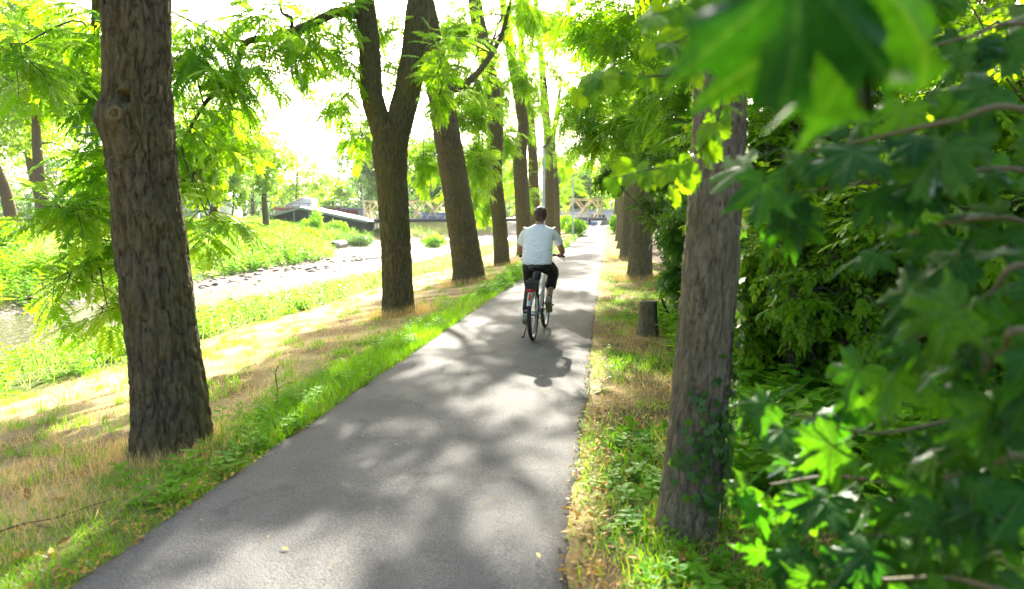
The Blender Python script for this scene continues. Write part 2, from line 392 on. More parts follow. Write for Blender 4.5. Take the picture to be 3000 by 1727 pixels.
ckr = ramp(nt, ck.outputs['Distance'], [(.001, (.84,) * 3), (.004, (1,) * 3)]); st5 = N(nt, 'ShaderNodeTexNoise', Scale=5.0, Detail=4.0); nt.links.new(tc.outputs['Object'], st5.inputs['Vector'])
sv = N(nt, 'ShaderNodeMixRGB', blend_type='MULTIPLY'); sv.inputs[0].default_value = 1; nt.links.new(ckr.outputs[0], sv.inputs[1]); nt.links.new(ramp(nt, st5.outputs[0], [(.28, (.72,) * 3), (.42, (1,) * 3)]).outputs[0], sv.inputs[2])
sm2 = N(nt, 'ShaderNodeMixRGB', blend_type='MULTIPLY'); sm2.inputs[0].default_value = 1; nt.links.new(hs.outputs[0], sm2.inputs[1]); nt.links.new(sv.outputs[0], sm2.inputs[2])
er = ramp(nt, sm.outputs[0], [(.03, (1,) * 3), (.16, (0,) * 3)])
nt.links.new(er.outputs[0], dk.inputs[0]); nt.links.new(sm2.outputs[0], dk.inputs[6]); dk.inputs[7].default_value = (.062, .056, .048, 1)
nt.links.new(dk.outputs[2], p.inputs['Base Color']); p.inputs['Roughness'].default_value = .88; p.inputs['Specular IOR Level'].default_value = .3
ad = N(nt, 'ShaderNodeMath', operation='SUBTRACT'); nt.links.new(n1.outputs[0], ad.inputs[0]); nt.links.new(n3.outputs[0], ad.inputs[1])
b = N(nt, 'ShaderNodeBump', Strength=.7, Distance=.006); nt.links.new(ad.outputs[0], b.inputs['Height']); nt.links.new(b.outputs[0], p.inputs['Normal'])
tag(obj('path', mesh_np('path', np.stack([PX, PY, PZ], -1).reshape(-1, 3), PF, {'edge': edge.ravel()}, True), pm), 'grey asphalt cycle path running straight ahead', kind='structure')

# the stream
Yw = np.arange(-8, 110, .5); sw = np.linspace(10.0, 18.2, 14)
WS = sw[None, :] + far_shift(Yw)[:, None] * sstep(10.0, 18.2, sw)[None, :]
WX = x_left(Yw)[:, None] - WS / .99; WY = np.repeat(Yw[:, None], 14, 1); WZ = np.repeat((z_bed(Yw) + .09)[:, None], 14, 1)
ii = np.arange(WX.size).reshape(WX.shape)
WF = np.stack([ii[:-1, :-1], ii[1:, :-1], ii[1:, 1:], ii[:-1, 1:]], -1).reshape(-1, 4)
wm, nt, p, out = newmat('stream_water')
p.inputs['Base Color'].default_value = (.11, .105, .05, 1); p.inputs['Roughness'].default_value = .09; p.inputs['Specular IOR Level'].default_value = .6
tc = N(nt, 'ShaderNodeTexCoord'); n1 = N(nt, 'ShaderNodeTexNoise', Scale=3.5, Detail=5.0, Distortion=.6); nt.links.new(tc.outputs['Object'], n1.inputs['Vector'])
b = N(nt, 'ShaderNodeBump', Strength=.8, Distance=.15); nt.links.new(n1.outputs[0], b.inputs['Height']); nt.links.new(b.outputs[0], p.inputs['Normal'])
tag(obj('water', mesh_np('water', np.stack([WX, WY, WZ], -1).reshape(-1, 3), WF, None, True), wm), 'shallow stream below the meadow bank', kind='structure')

# ------------------------------------------------------------------ trees
def trunk_np(P, r, seg, ring, depth=.02, cell=(.05, .15), seed=1, flare=0.0, knots=()):
    """tapered trunk with furrowed bark: plates raised between real fissures"""
    L0 = np.concatenate([[0], np.cumsum(np.linalg.norm(np.diff(np.asarray(P, float), axis=0), axis=1))])
    Q = spline(P, ring); l = np.concatenate([[0], np.cumsum(np.linalg.norm(np.diff(Q, axis=0), axis=1))])
    rad = np.interp(l / l[-1] * L0[-1], L0, r)
    Q, T, U, W = frames(Q)
    a = np.linspace(0, 2 * np.pi, seg, endpoint=False)
    A, Lg = np.meshgrid(a, l)
    nc = max(6, int(2 * np.pi * np.mean(r) / cell[0]))
    x = A / (2 * np.pi) * nc; y = Lg / cell[1]
    wx = x + .9 * (vnoise(x * .5, y * .8, seed + 3, nc // 2 if nc % 2 == 0 else None) - .5) * (1 - sstep(.92, 1, A / 6.283)) * sstep(0, .08, A / 6.283)
    yy = y + .35 * np.floor(wx) * .618 + .6 * vnoise(x, y * .5, seed + 4, nc)
    f1, f2, cid = worley(wx, yy, nc, seed)
    vx = x + 1.5 * (vnoise(x, y * .8, seed + 21, nc) - .5) + .6 * (vnoise(x * 2, y * 2.0, seed + 22, nc * 2) - .5)
    rd = np.abs(2 * (.66 * vnoise(vx * 1.0, y * .45, seed + 23, nc) + .34 * vnoise(vx * 2, y * 1.0, seed + 24, nc * 2)) - 1)
    h = .62 * np.clip(rd / .17, 0, 1) ** .65 + .30 * np.clip((f2 - f1) / .11, 0, 1) ** .7 + .30 * (cid - .5) + .16 * (vnoise(x * 5, y * 4, seed + 5, nc * 5) - .5) + .25 * (vnoise(x * .3, y * .3, seed + 6) - .5) * (1 - sstep(.9, 1, A / 6.283)) * sstep(0, .1, A / 6.283)
    rr = rad[:, None] * (1 + flare * np.exp(-Lg / .28) * (.55 + .45 * np.cos(A * 5 + seed))) + depth * (h - .6)
    for (ka, kl, ks, kd) in knots:       # swellings and holes: angle, height, size, depth
        d2 = ((np.angle(np.exp(1j * (A - ka))) * rad[:, None]) ** 2 + (Lg - kl) ** 2) / ks ** 2
        rr = rr + kd * np.exp(-d2)
    V = Q[:, None, :] + rr[..., None] * (np.cos(A)[..., None] * U[:, None, :] + np.sin(A)[..., None] * W[:, None, :])
    i = np.arange(seg)
    F = np.concatenate([np.stack([j * seg + i, j * seg + (i + 1) % seg, (j + 1) * seg + (i + 1) % seg, (j + 1) * seg + i], 1) for j in range(ring - 1)])
    return V.reshape(-1, 3), F

def walnut_leaf_template(seed, nl=15, simple=False):
    """pinnate leaf of length 1 along +Y, face up +Z, drooping rachis with paired leaflets"""
    r = np.random.default_rng(seed); V = []; F = []
    droop = .14 + .12 * r.random()
    def rp(t): return np.array([.03 * math.sin(t * 3 + seed), t * (1 - .10 * t), -droop * t * t])
    def leaflet(p, d, ln, wd):
        d = d / np.linalg.norm(d); side = np.cross(d, [0, 0, 1]); side /= np.linalg.norm(side) + 1e-9
        up = np.cross(side, d); k = len(V)
        V.extend([p, p + d * ln * .38 + side * wd + up * wd * .35, p + d * ln - up * ln * .10, p + d * ln * .38 - side * wd + up * wd * .35])
        F.extend([[k, k + 1, k + 2], [k, k + 2, k + 3]])
    for i in range(nl // 2):
        t = .16 + .80 * (i + .3 * r.random()) / (nl // 2)
        ln = .26 * (1 - .9 * (t - .5) ** 2) * (.85 + .3 * r.random())
        for s in (-1, 1):
            leaflet(rp(t + .02 * s), np.array([s * .86, .42 + .25 * t, -.12 - .22 * r.random()]), ln, ln * .19)
    leaflet(rp(1.0), np.array([.02, .8, -.55]), .22, .038)
    if not simple:
        k = len(V); w = .007
        for t in (0, .35, .7, 1.0): q = rp(t); V.extend([q + [w, 0, 0], q - [w, 0, 0]])
        for j in range(3): F.extend([[k + 2 * j, k + 2 * j + 2, k + 2 * j + 3], [k + 2 * j, k + 2 * j + 3, k + 2 * j + 1]])
    return np.array(V), np.array(F)

WL = [walnut_leaf_template(s, 17) for s in (1, 2, 3)]
WLF = [walnut_leaf_template(s, 13, True) for s in (4, 5)]
WLD = [walnut_leaf_template(s, 9, True) for s in (6, 7)]
def sprig_template(seed, n=7, simple=False):
    """a short twig end with simple alternate leaves (each folded along its midrib)"""
    r = np.random.default_rng(seed); V = []; F = []
    for i in range(n):
        t = i / (n - 1); p = np.array([0, t * .8, -.12 * t * t]); s = 1 if i % 2 else -1
        d = np.array([s * .85 * (1 - .7 * t), .5 + .5 * t, -.15 - .3 * r.random()]); d /= np.linalg.norm(d)
        side = np.cross(d, [0.25 * (r.random() - .5), .2 * (r.random() - .5), 1]); side /= np.linalg.norm(side); up = np.cross(side, d)
        ln = .40 * (.8 + .4 * r.random()); wd = ln * .27; k = len(V)
        if simple:
            V.extend([p + d * .05, p + d * (.05 + ln * .42) + side * wd * 1.15 + up * wd * .3, p + d * (ln + .05) - up * ln * .1, p + d * (.05 + ln * .42) - side * wd * 1.15 + up * wd * .3]); F.extend([[k, k + 1, k + 2], [k, k + 2, k + 3]]); continue
        V.extend([p + d * .05, p + d * (.05 + ln * .3) + side * wd + up * wd * .3, p + d * (.05 + ln * .65) + side * wd * .85 + up * wd * .2, p + d * (ln + .05) - up * ln * .1,
                  p + d * (.05 + ln * .65) - side * wd * .85 + up * wd * .2, p + d * (.05 + ln * .3) - side * wd + up * wd * .3])
        F.extend([[k, k + 1, k + 2], [k, k + 2, k + 3], [k, k + 3, k + 4], [k, k + 4, k + 5]])
    return np.array(V), np.array(F)
SPR = [sprig_template(s) for s in (1, 2, 3)]; SPS = [sprig_template(s, 7, True) for s in (4, 5, 6)]
def clump_template(seed, n=6):
    """loose tuft of flat leaves for trees far away"""
    r = np.random.default_rng(seed); V = []; F = []
    for i in range(n):
        c = r.normal(0, .33, 3); d = unit(r.normal(0, 1, 3) + [0, 0, -.3]); e = unit(np.cross(d, r.normal(0, 1, 3))); k = len(V); s = .25 + .17 * r.random()
        V.extend([c - d * s, c + e * s * .55, c + d * s, c - e * s * .55]); F.extend([[k, k + 1, k + 2], [k, k + 2, k + 3]])
    return np.array(V), np.array(F)
CLP = [clump_template(s) for s in (1, 2, 3)]

class Foliage:
    """boughs grow from a tree, side shoots from the boughs, leaves from the shoots"""
    def __init__(s, templates, leaf_len, per_shoot=9, shoot_len=.65, droop=.35, twig=True, tight=.9):
        s.tight = tight
        s.t = templates; s.ll = leaf_len; s.ps = per_shoot; s.sl = shoot_len; s.droop = droop; s.twig = twig
        s.D = []; s.NR = []; s.P = []; s.S = []; s.mb = MB()
    def bough(s, c, rad, attach=None, dens=1.0, sub=5, r0=.02):
        c = np.array(c, float); rad = np.array(rad, float)
        if attach is not None:
            a = np.array(attach, float); mid = (a + c) / 2 + np.array([0, 0, .12 * np.linalg.norm(c - a)]) + rng.normal(0, .06, 3) * np.linalg.norm(c - a)
            s.mb.tube(spline([a, mid, c], 7), np.linspace(r0 * (1 + .25 * np.linalg.norm(c - a)), r0 * .6, 7), 5, False)
        vol = rad[0] * rad[1] * rad[2]
        for k in range(sub):
            e = c + unit(rng.normal(0, 1, 3)) * rad * s.tight
            st = c + rng.normal(0, .25, 3) * rad
            pts = spline([st, (st + e) / 2 + [0, 0, .12 * rad[2]], e], 6)
            if s.twig: s.mb.tube(pts[::2], np.linspace(r0 * .5, .004, 3), 3, False)
            nsh = max(2, int(dens * (.6 + .8 * rng.random()) * 5))
            ax = unit(e - st)
            for q in range(nsh):
                t = .15 + .85 * (q + rng.random()) / nsh
                p = pts[min(5, int(t * 5))]
                d = unit(ax * .5 + rng.normal(0, .65, 3) + np.array([0, 0, -.22]))
                ln = s.sl * (.6 + .7 * rng.random()); n = max(3, int(s.ps * ln / s.sl * (.8 + .4 * rng.random())))
                tt = (np.arange(n) + .6) / n
                sag = np.array([0, 0, -.22 * s.droop])
                pp = p + d * (tt * ln)[:, None] + sag * (tt ** 2 * ln)[:, None]
                sd = unit(np.cross(d, [0, 0, 1]) + 1e-3)
                sgn = np.where(np.arange(n) % 2 == 0, 1.0, -1.0)[:, None]
                ld = unit(d * (.35 + .5 * tt[:, None]) + sd * sgn * (.85 - .45 * tt[:, None]) + np.array([0, 0, -s.droop]) + rng.normal(0, .22, (n, 3)))
                nr = unit(np.array([0, 0, 1.0]) + rng.normal(0, .32, (n, 3)) + d * .15)
                s.D.append(ld); s.NR.append(nr); s.P.append(pp); s.S.append(s.ll * (.7 + .5 * rng.random(n)))
                if s.twig: s.mb.tube(np.array([p, p + d * ln + sag * ln]), [.007, .003], 3, False)
    def build(s, parent, mat, name='crown', single=0, single_mat=None, single_name='leaf', near=(0, 0, 1.56)):
        D, NR, P, S = map(np.concatenate, (s.D, s.NR, s.P, s.S)); Mx = basis(D, NR); n = len(P)
        org = np.array(parent.location)
        which = rng.integers(0, len(s.t), n); use = np.ones(n, bool)
        if single:
            # the leaves that show largest are objects of their own
            pr = P - np.array(near); vis = (pr[:, 1] > 0) & (np.abs(pr[:, 0]) < .78 * pr[:, 1]) & (pr[:, 2] < .31 * pr[:, 1]) & (pr[:, 2] > -.55 * pr[:, 1])
            score = np.where(vis, S / np.linalg.norm(pr, axis=1), -1); idx = np.argsort(-score)[:single]; use[idx] = False
            meshes = [mesh_np(single_name, tv, tf) for tv, tf in s.t]
            for me in meshes: me.materials.append(single_mat)
            for i in idx:
                o = bpy.data.objects.new(single_name, meshes[which[i]]); COL.objects.link(o); o.parent = parent
                o.matrix_local = Matrix.Translation(P[i] - org) @ Matrix(Mx[i].tolist()).to_4x4() @ Matrix.Scale(S[i], 4)
        Vs = []; Fs = []; A = []; k = 0
        for j, (tv, tf) in enumerate(s.t):
            w = np.where(use & (which == j))[0]
            if not len(w): continue
            V, F, rd = inst(tv, tf, Mx[w], P[w] - org, S[w], rng.random(len(w)))
            Vs.append(V); Fs.append(F + k); A.append(rd); k += len(V)
        o = obj(name, mesh_np(name, np.concatenate(Vs), np.concatenate(Fs), {'rnd': np.concatenate(A)}), mat, parent); o['kind'] = 'stuff'
        if s.mb.n:
            for q in range(len(s.mb.V)): s.mb.V[q] = s.mb.V[q] - org
            s.mb.build('branches', M['twig'], parent, True)['kind'] = 'stuff'
        return o

def tree(name, label, base, group=None, cat='tree'):
    b = empty(name, (base[0], base[1], float(terrain(base[0], base[1])) - .03)); tag(b, label, cat, group); return b

def add_trunk(root, P, r, seg, ring, mat, name='trunk', **kw):
    V, F = trunk_np(np.array(P, float) - np.array(root.location), r, seg, ring, **kw)
    return obj(name, mesh_np(name, V, F, None, True), mat, root)

def closest(pts, c, up=True):
    pts = np.asarray(pts, float); d = np.linalg.norm(pts - np.array(c), axis=1) + (.8 * np.maximum(0, pts[:, 2] - c[2] - .6) if up else 0)
    return pts[int(np.argmin(d))]

ROW = 'walnut trees along the left of the path'
ROWR = 'walnut trees along the right of the path'
def clusters(fo, L, nodes, dens=1.0, dy=1.1, sub=5, r0=.018):
    for (x, y, z, rx, rz) in L:
        fo.bough((x, y, z), (rx * 1.05, max(rx, rz) * dy, rz), closest(nodes, (x, y, z)), dens, sub, r0)

# nearest tree on the left, with its knot hole
t1 = tree('walnut_tree', 'thick near walnut trunk with a knot hole, left of the path in front', (-2.388, 4.65), ROW)
P1 = [(-2.385, 4.65, -.2), (-2.388, 4.65, -.05), (-2.397, 4.65, .57), (-2.436, 4.65, 1.133), (-2.468, 4.65, 1.682), (-2.481, 4.65, 2.005), (-2.488, 4.65, 2.349), (-2.465, 4.65, 2.74), (-2.454, 4.66, 3.148), (-2.42, 4.8, 4.4), (-2.5, 5.1, 6.5), (-2.3, 5.5, 9)]
tr = add_trunk(t1, P1, [.234, .228, .216, .207, .203, .202, .192, .187, .185, .17, .13, .07], 200, 400, M['bark'], depth=.050, cell=(.040, .15), seed=3, flare=.34,
               knots=((4.4, 2.44, .13, .040), (4.80, 2.54, .036, -.13), (3.7, 2.42, .10, .03)))
sp = spline(P1, 60)
mbk = MB()   # the healed ring below the hole
mbk.lathe([(.052, .0), (.046, .018), (.034, .022), (.026, .012), (.02, -.03), (.001, -.035)], 18, Matrix.Translation((-.118, -.232, 2.23 - t1.location.z)) @ Euler((R(86), 0, R(-4.7))).to_matrix().to_4x4() @ Matrix.Scale(1, 4))
mbk.build('knot', plain('knot_wood', (.17, .12, .045), .9, var=.5, scale=60, bump=.8), t1, True)
C1 = [(-4.33, 7.5, 3.67, .22, .27), (-5.25, 8, 3.63, .26, .17), (-4.74, 8, 2.92, .24, .28), (-4.83, 7.8, 3.19, .28, .23), (-4.69, 8, 2.33, .24, .28), (-4.93, 8.2, 1.92, .29, .24), (-4.77, 7.4, 1.62, .35, .15), (-4.85, 8, 1.25, .28, .26), (-4.96, 7.8, .89, .3, .28), (-4.66, 7.8, .56, .21, .16), (-4.91, 8.5, 1.08, .15, .45), (-4.65, 6.5, 3.1, .13, .23), (-4.88, 8.6, 1.79, .15, .41)]
lim = spline([(-2.45, 4.7, 3.6), (-3.2, 6.0, 4.3), (-4.2, 7.3, 4.2), (-4.75, 8.0, 3.3), (-4.9, 8.2, 2.2), (-4.9, 8.1, 1.2)], 40)
V, F = trunk_np(lim - np.array(t1.location), np.linspace(.075, .012, 40), 14, 60, depth=.006, cell=(.03, .08), seed=9); obj('limb', mesh_np('limb', V, F, None, True), M['bark'], t1)
f1_ = Foliage(WL, .38, 7, .40, .26, True, .8)
clusters(f1_, C1, lim, .62, 1.2, 4, .010)
for (x, y, z, r_) in [(-2.6, 8.0, 5.2, .7), (-1.9, 7.0, 6.4, .8), (-1.5, 9.0, 7.6, .9)]:  # upper boughs out of view, put in to shade the ground
    f1_.bough((x, y, z), (r_, r_, r_ * .7), closest(sp, (x, y, z)), .9, 6, .02)
f1_.build(t1, M['walnut'], single=300, single_mat=M['walnut_obj'])

# forked tree
t2 = tree('walnut_tree', 'forked walnut tree whose trunk splits into a Y', (-2.025, 12.1), ROW)
P2 = [(-2.02, 12.1, -.35), (-2.025, 12.1, -.17), (-2.04, 12.1, .5), (-2.051, 12.1, 1.169), (-2.103, 12.1, 2.23), (-2.129, 12.1, 2.8), (-2.14, 12.1, 3.25)]
add_trunk(t2, P2, [.28, .27, .25, .245, .25, .29, .22], 100, 200, M['bark'], depth=.052, cell=(.046, .16), seed=14, flare=.26)
PL = [(-2.12, 12.1, 2.45), (-2.235, 12.1, 3.06), (-2.40, 12.05, 3.673), (-2.425, 12, 4.471), (-2.472, 11.9, 5.234), (-2.5, 11.8, 5.973), (-2.7, 11.6, 8), (-2.9, 11.9, 10.5)]
add_trunk(t2, PL, [.20, .19, .172, .165, .155, .145, .10, .05], 64, 150, M['bark'], 'limb', depth=.046, cell=(.046, .17), seed=15)
PR = [(-2.10, 12.1, 2.45), (-2.02, 12.12, 3.06), (-1.845, 12.2, 3.7), (-1.70, 12.3, 4.544), (-1.622, 12.4, 5.389), (-1.517, 12.5, 6.235), (-1.3, 12.7, 8.4), (-1.0, 13, 11)]
add_trunk(t2, PR, [.22, .225, .215, .205, .19, .17, .12, .05], 70, 150, M['bark'], 'limb', depth=.048, cell=(.046, .17), seed=16)
LB = [(-2.48, 12, 4.99), (-2.812, 11.6, 4.95), (-3.169, 11.2, 4.66), (-3.525, 10.7, 4.32), (-3.83, 10.2, 4.12), (-3.905, 9.9, 3.66), (-4.091, 9.5, 3.24), (-4.212, 9, 2.679)]
add_trunk(t2, LB, [.085, .075, .065, .055, .045, .035, .025, .012], 18, 90, M['bark'], 'limb', depth=.010, cell=(.035, .1), seed=17)
LB2 = [(-3.83, 10.2, 4.11), (-4.1, 9.8, 4.14), (-4.5, 9.3, 4.3)]
add_trunk(t2, LB2, [.03, .022, .01], 8, 14, M['twig'], 'limb', depth=.002, cell=(.03, .1), seed=18)
LB3 = [(-3.4, 10.85, 4.42), (-3.36, 10.8, 4.62), (-3.5, 10.75, 4.72), (-3.45, 10.7, 5.1), (-3.3, 10.7, 5.5)]
add_trunk(t2, LB3, [.03, .026, .022, .016, .01], 8, 24, M['twig'], 'limb', depth=.002, cell=(.03, .1), seed=19)
C2 = [(-3.57, 10, 4.43, .65, .36), (-4.0, 9.4, 4.2, .5, .39), (-3.98, 9.8, 3.66, .52, .41), (-4.07, 9.0, 3.49, .32, .48), (-4.07, 8.8, 2.65, .26, .47), (-3.91, 10, 3.14, .47, .3), (-4.02, 9.5, 2.47, .51, .34), (-3.71, 10.4, 3.91, .31, .31), (-4.17, 9, 2.06, .27, .37), (-3.62, 8.2, 1.56, .22, .24), (-3.05, 11.5, 4.79, .61, .41), (-3.43, 11, 4.59, .52, .39), (-2.86, 12, 4.34, .43, .43), (-2.96, 12.5, 3.68, .33, .44), (-2.83, 13, 3.18, .29, .28), (-3.3, 11.5, 4.22, .34, .27), (-2.18, 12.5, 5.01, .41, .59), (-1.14, 11.3, 3.8, .3, .54), (-1.06, 11.6, 4.44, .34, .34), (-4.5, 12, 2.92, .43, .43), (-2.46, 14, 4.57, .37, .5)]
f2_ = Foliage(WL, .38, 7, .42, .26, True, .8)
nodes2 = np.concatenate([spline(LB, 40), spline(LB2, 10), spline(PR, 30)[10:], spline(PL, 30)[10:]])
clusters(f2_, C2, nodes2, .62, 1.1, 5, .012)
for (x, y, z, r_) in [(-2.4, 12, 6.8, .9), (-1.2, 12.5, 6.6, .8), (-.4, 13.5, 7.6, .9), (-1.8, 11, 8.2, .9)]:  # boughs above the view, put in for the shade they cast
    f2_.bough((x, y, z), (r_, r_, r_ * .7), closest(nodes2, (x, y, z)), 1.0, 7, .02)
f2_.build(t2, M['walnut'], single=300, single_mat=M['walnut_obj'])

def walnut(label, P, r, C, side, seg=60, ring=170, seed=1, dens=.9, high=(), limbs=(), ll=.42, mat='bark', depth=.05, tmpl=None, ps=8, sub=6, flare=.22):
    t = tree('walnut_tree', label, (P[0][0], P[0][1]), ROW if side < 0 else ROWR)
    P = [(P[0][0], P[0][1], float(terrain(P[0][0], P[0][1])) - .15)] + list(P[1:])
    add_trunk(t, P, r, seg, ring, M[mat], depth=depth, cell=(.055, .19), seed=seed, flare=flare)
    nodes = [spline(P, 40)[8:]]
    for (LP, lr) in limbs:
        add_trunk(t, LP, lr, max(12, seg // 2), 60, M[mat], 'limb', depth=depth * .6, cell=(.05, .15), seed=seed + 3); nodes.append(spline(LP, 30))
    nodes = np.concatenate(nodes)
    fo = Foliage(tmpl or WLF, ll, ps, .6, .24)
    clusters(fo, C, nodes, dens * 1.7, 1.1, sub, .015)
    for (x, y, z, q) in high: fo.bough((x, y, z), (q, q, q * .7), closest(nodes, (x, y, z)), dens * 1.1, sub + 1, .02)  # high boughs, mostly out of view, added to dapple the path with shade
    fo.build(t, M['walnut'])
    return t

walnut('broad walnut trunk leaning left, between the forked tree and a slimmer one', [(-1.157, 18.6, -.1), (-1.2, 18.62, .3), (-1.374, 18.7, 1.395), (-1.59, 18.8, 2.818), (-1.858, 18.9, 4.447), (-2.074, 19, 5.639), (-2.244, 19, 6.8), (-2.435, 19.1, 8.083), (-2.6, 19.3, 11)],
       [.44, .40, .37, .345, .33, .30, .26, .22, .08], [(-1.7, 22, 5.0, 0.46, 0.74), (-1.4, 21.5, 7.49, 0.71, 0.82), (-1.29, 21.5, 6.05, 0.52, 0.7), (-0.99, 23, 4.81, 0.51, 0.87), (-2.82, 22, 3.41, 0.42, 0.72), (-1.09, 22, 3.29, 0.42, 0.72), (-2.53, 21.5, 6.77, 0.46, 0.94), (-1.61, 24, 2.61, 0.4, 0.52)],
       -1, 96, 210, 21, 1.0, [(-1.5, 18, 8.8, 1.1), (-.3, 19, 8.2, 1.0), (.35, 17.5, 9.4, .8)],
       limbs=[([(-1.95, 18.9, 4.95), (-1.2, 19.5, 5.4), (-.4, 20.2, 6.6), (0, 20.5, 8)], [.10, .08, .06, .03])], tmpl=WLF, depth=.07)
walnut('slim walnut trunk with a kink, next to the cyclist on the left', [(-.39, 26.8, -.1), (-.43, 26.8, .5), (-.498, 26.8, 1.639), (-.669, 26.9, 3.36), (-.64, 27, 4.917), (-.665, 27, 5.991), (-1.002, 27, 7.659), (-1.334, 27, 9.304), (-1.525, 27, 10.781), (-1.7, 27, 13)],
       [.31, .29, .275, .27, .30, .285, .265, .25, .21, .08], [(-1.5, 30.0, 7.11, 0.81, 1.15), (-0.48, 30.0, 7.13, 0.66, 1.32), (-2.12, 30.0, 9.61, 0.81, 1.15), (-1.11, 30.0, 9.34, 0.82, 1.47), (-1.14, 30.0, 2.17, 0.41, 0.82), (-0.08, 30.0, 9.5, 0.82, 1.31), (0.44, 30.0, 7.84, 0.74, 1.14), (-0.17, 30.0, 5.29, 0.41, 1.31), (-1.48, 30.0, 4.95, 0.49, 0.99)],
       -1, 60, 150, 31, 1.0, [(-1.2, 24, 10.5, 1.2), (.35, 21, 7.8, .7), (1.0, 24, 8.4, .7)])
walnut('thick walnut trunk behind the kinked slim one, limb going left', [(.693, 36, -.1), (.65, 36, .8), (.54, 36, 2.507), (.41, 36, 5.0), (.575, 36, 6.446), (.114, 36, 9.088), (-.299, 36, 11.489), (-.603, 36, 13.854)],
       [.42, .39, .37, .36, .27, .24, .20, .14], [(0.24, 39.5, 11.06, 1.1, 1.54), (-0.7, 39.5, 9.04, 1.07, 1.5), (0.59, 39.5, 7.15, 0.86, 1.51), (0.13, 39.5, 4.2, 0.97, 1.29), (1.48, 39.5, 12.46, 1.08, 1.73), (1.27, 39.5, 8.93, 0.97, 1.51), (0.59, 39.5, 2.84, 0.64, 0.86), (1.94, 39.5, 10.48, 0.86, 1.29)],
       -1, 44, 110, 41, .9, [(.5, 34, 13, 1.6), (1.6, 30, 12, 1.5), (1.5, 30, 10.0, .9)], limbs=[([(.41, 36, 4.6), (-.135, 35.6, 5.376), (-.601, 35, 5.912), (-2.0, 33, 6.601), (-2.49, 32, 7.173)], [.22, .19, .16, .10, .05])], tmpl=WLD, ll=.50)
walnut('walnut trunk half hidden directly behind the cyclist head', [(1.498, 44, -.1), (1.46, 44, 1.5), (1.38, 44, 3.996), (1.162, 44, 7.782), (.645, 44, 11.499), (.512, 44, 16.347)],
       [.36, .33, .31, .27, .2, .1], [(1.5, 47.5, 12.73, 1.38, 1.84), (2.88, 47.5, 14.13, 1.3, 2.07), (3.17, 47.5, 11.23, 1.04, 1.56), (2.08, 47.5, 8.28, 1.17, 1.55), (1.82, 47.5, 5.56, 0.78, 1.3)], -1, 40, 110, 51, .9, [(1.6, 42, 14, 1.7)], tmpl=WLD, ll=.50)
walnut('brown walnut trunk right behind the tall grey lamp post', [(2.877, 52, -.1), (2.83, 52, 1.5), (2.758, 52, 4.438), (2.647, 52, 8.025), (2.262, 52, 12.434), (1.704, 52, 17.616)],
       [.42, .38, .36, .30, .24, .1], [(3.31, 56.0, 16.12, 1.52, 2.11), (3.05, 56.0, 11.79, 1.41, 1.87), (4.35, 56.0, 15.14, 1.22, 2.14), (4.39, 56.0, 11.07, 1.06, 1.84), (4.25, 56.0, 8.52, 1.22, 1.52), (4.11, 56.0, 5.96, 1.07, 1.22)], -1, 40, 100, 61, .9, [(3.2, 50, 14, 1.8)], tmpl=WLD, ll=.50)
walnut('farthest walnut trunk of the left row, sunlit orange brown', [(3.921, 60, -.1), (3.88, 60, 1.5), (3.823, 60, 3.837), (3.512, 60, 8.335), (3.847, 60, 10.386), (4.172, 60, 13.434)],
       [.34, .30, .28, .24, .2, .1], [(5.56, 63.0, 4.69, 1.2, 1.37), (4.83, 63.0, 3.58, 1.03, 1.37), (5.69, 63.0, 10.46, 0.69, 2.06), (4.99, 63.0, 6.87, 1.37, 1.37)], -1, 36, 90, 71, .9, [], tmpl=WLD, ll=.50)
# right row
r1 = tree('walnut_tree', 'near grey trunk on the right with ivy climbing it', (.875, 3.3), ROWR)
PR1 = [(.872, 3.3, -.12), (.877, 3.3, 0), (.911, 3.32, .335), (.948, 3.34, .849), (.978, 3.36, 1.352), (1.008, 3.4, 1.846), (1.016, 3.42, 2.141), (1.023, 3.45, 2.625), (1.033, 3.48, 2.918), (1.1, 3.6, 4.5), (1.25, 3.9, 7)]
add_trunk(r1, PR1, [.145, .14, .132, .129, .125, .118, .115, .112, .11, .09, .04], 160, 400, M['bark_right'], depth=.024, cell=(.026, .10), seed=81, flare=.06)
fr1 = Foliage(WLD, .46, 8, .55, .42)
for (x, y, z, q) in [(1.6, 5.0, 4.0, .7), (1.7, 6.0, 4.9, .6), (2.2, 5.5, 4.7, .8), (1.2, 6.4, 5.4, .8), (2.6, 4.4, 4.2, .8), (1.5, 4.4, 3.7, .5), (1.35, 7.5, 5.4, .7), (1.8, 7.0, 5.8, .8), (1.9, 4.9, 4.3, .6), (.36, 4.75, 4.15, .34), (1.3, 4.4, 3.9, .6), (2.2, 8.2, 6.2, .9)]: fr1.bough((x, y, z), (q, q, q * .7), closest(spline(PR1, 40)[18:], (x, y, z)), 1.1, 7, .015)  # unseen boughs overhead, added to shade the maple and the leaf near the lens
fr1.build(r1, M['walnut'])
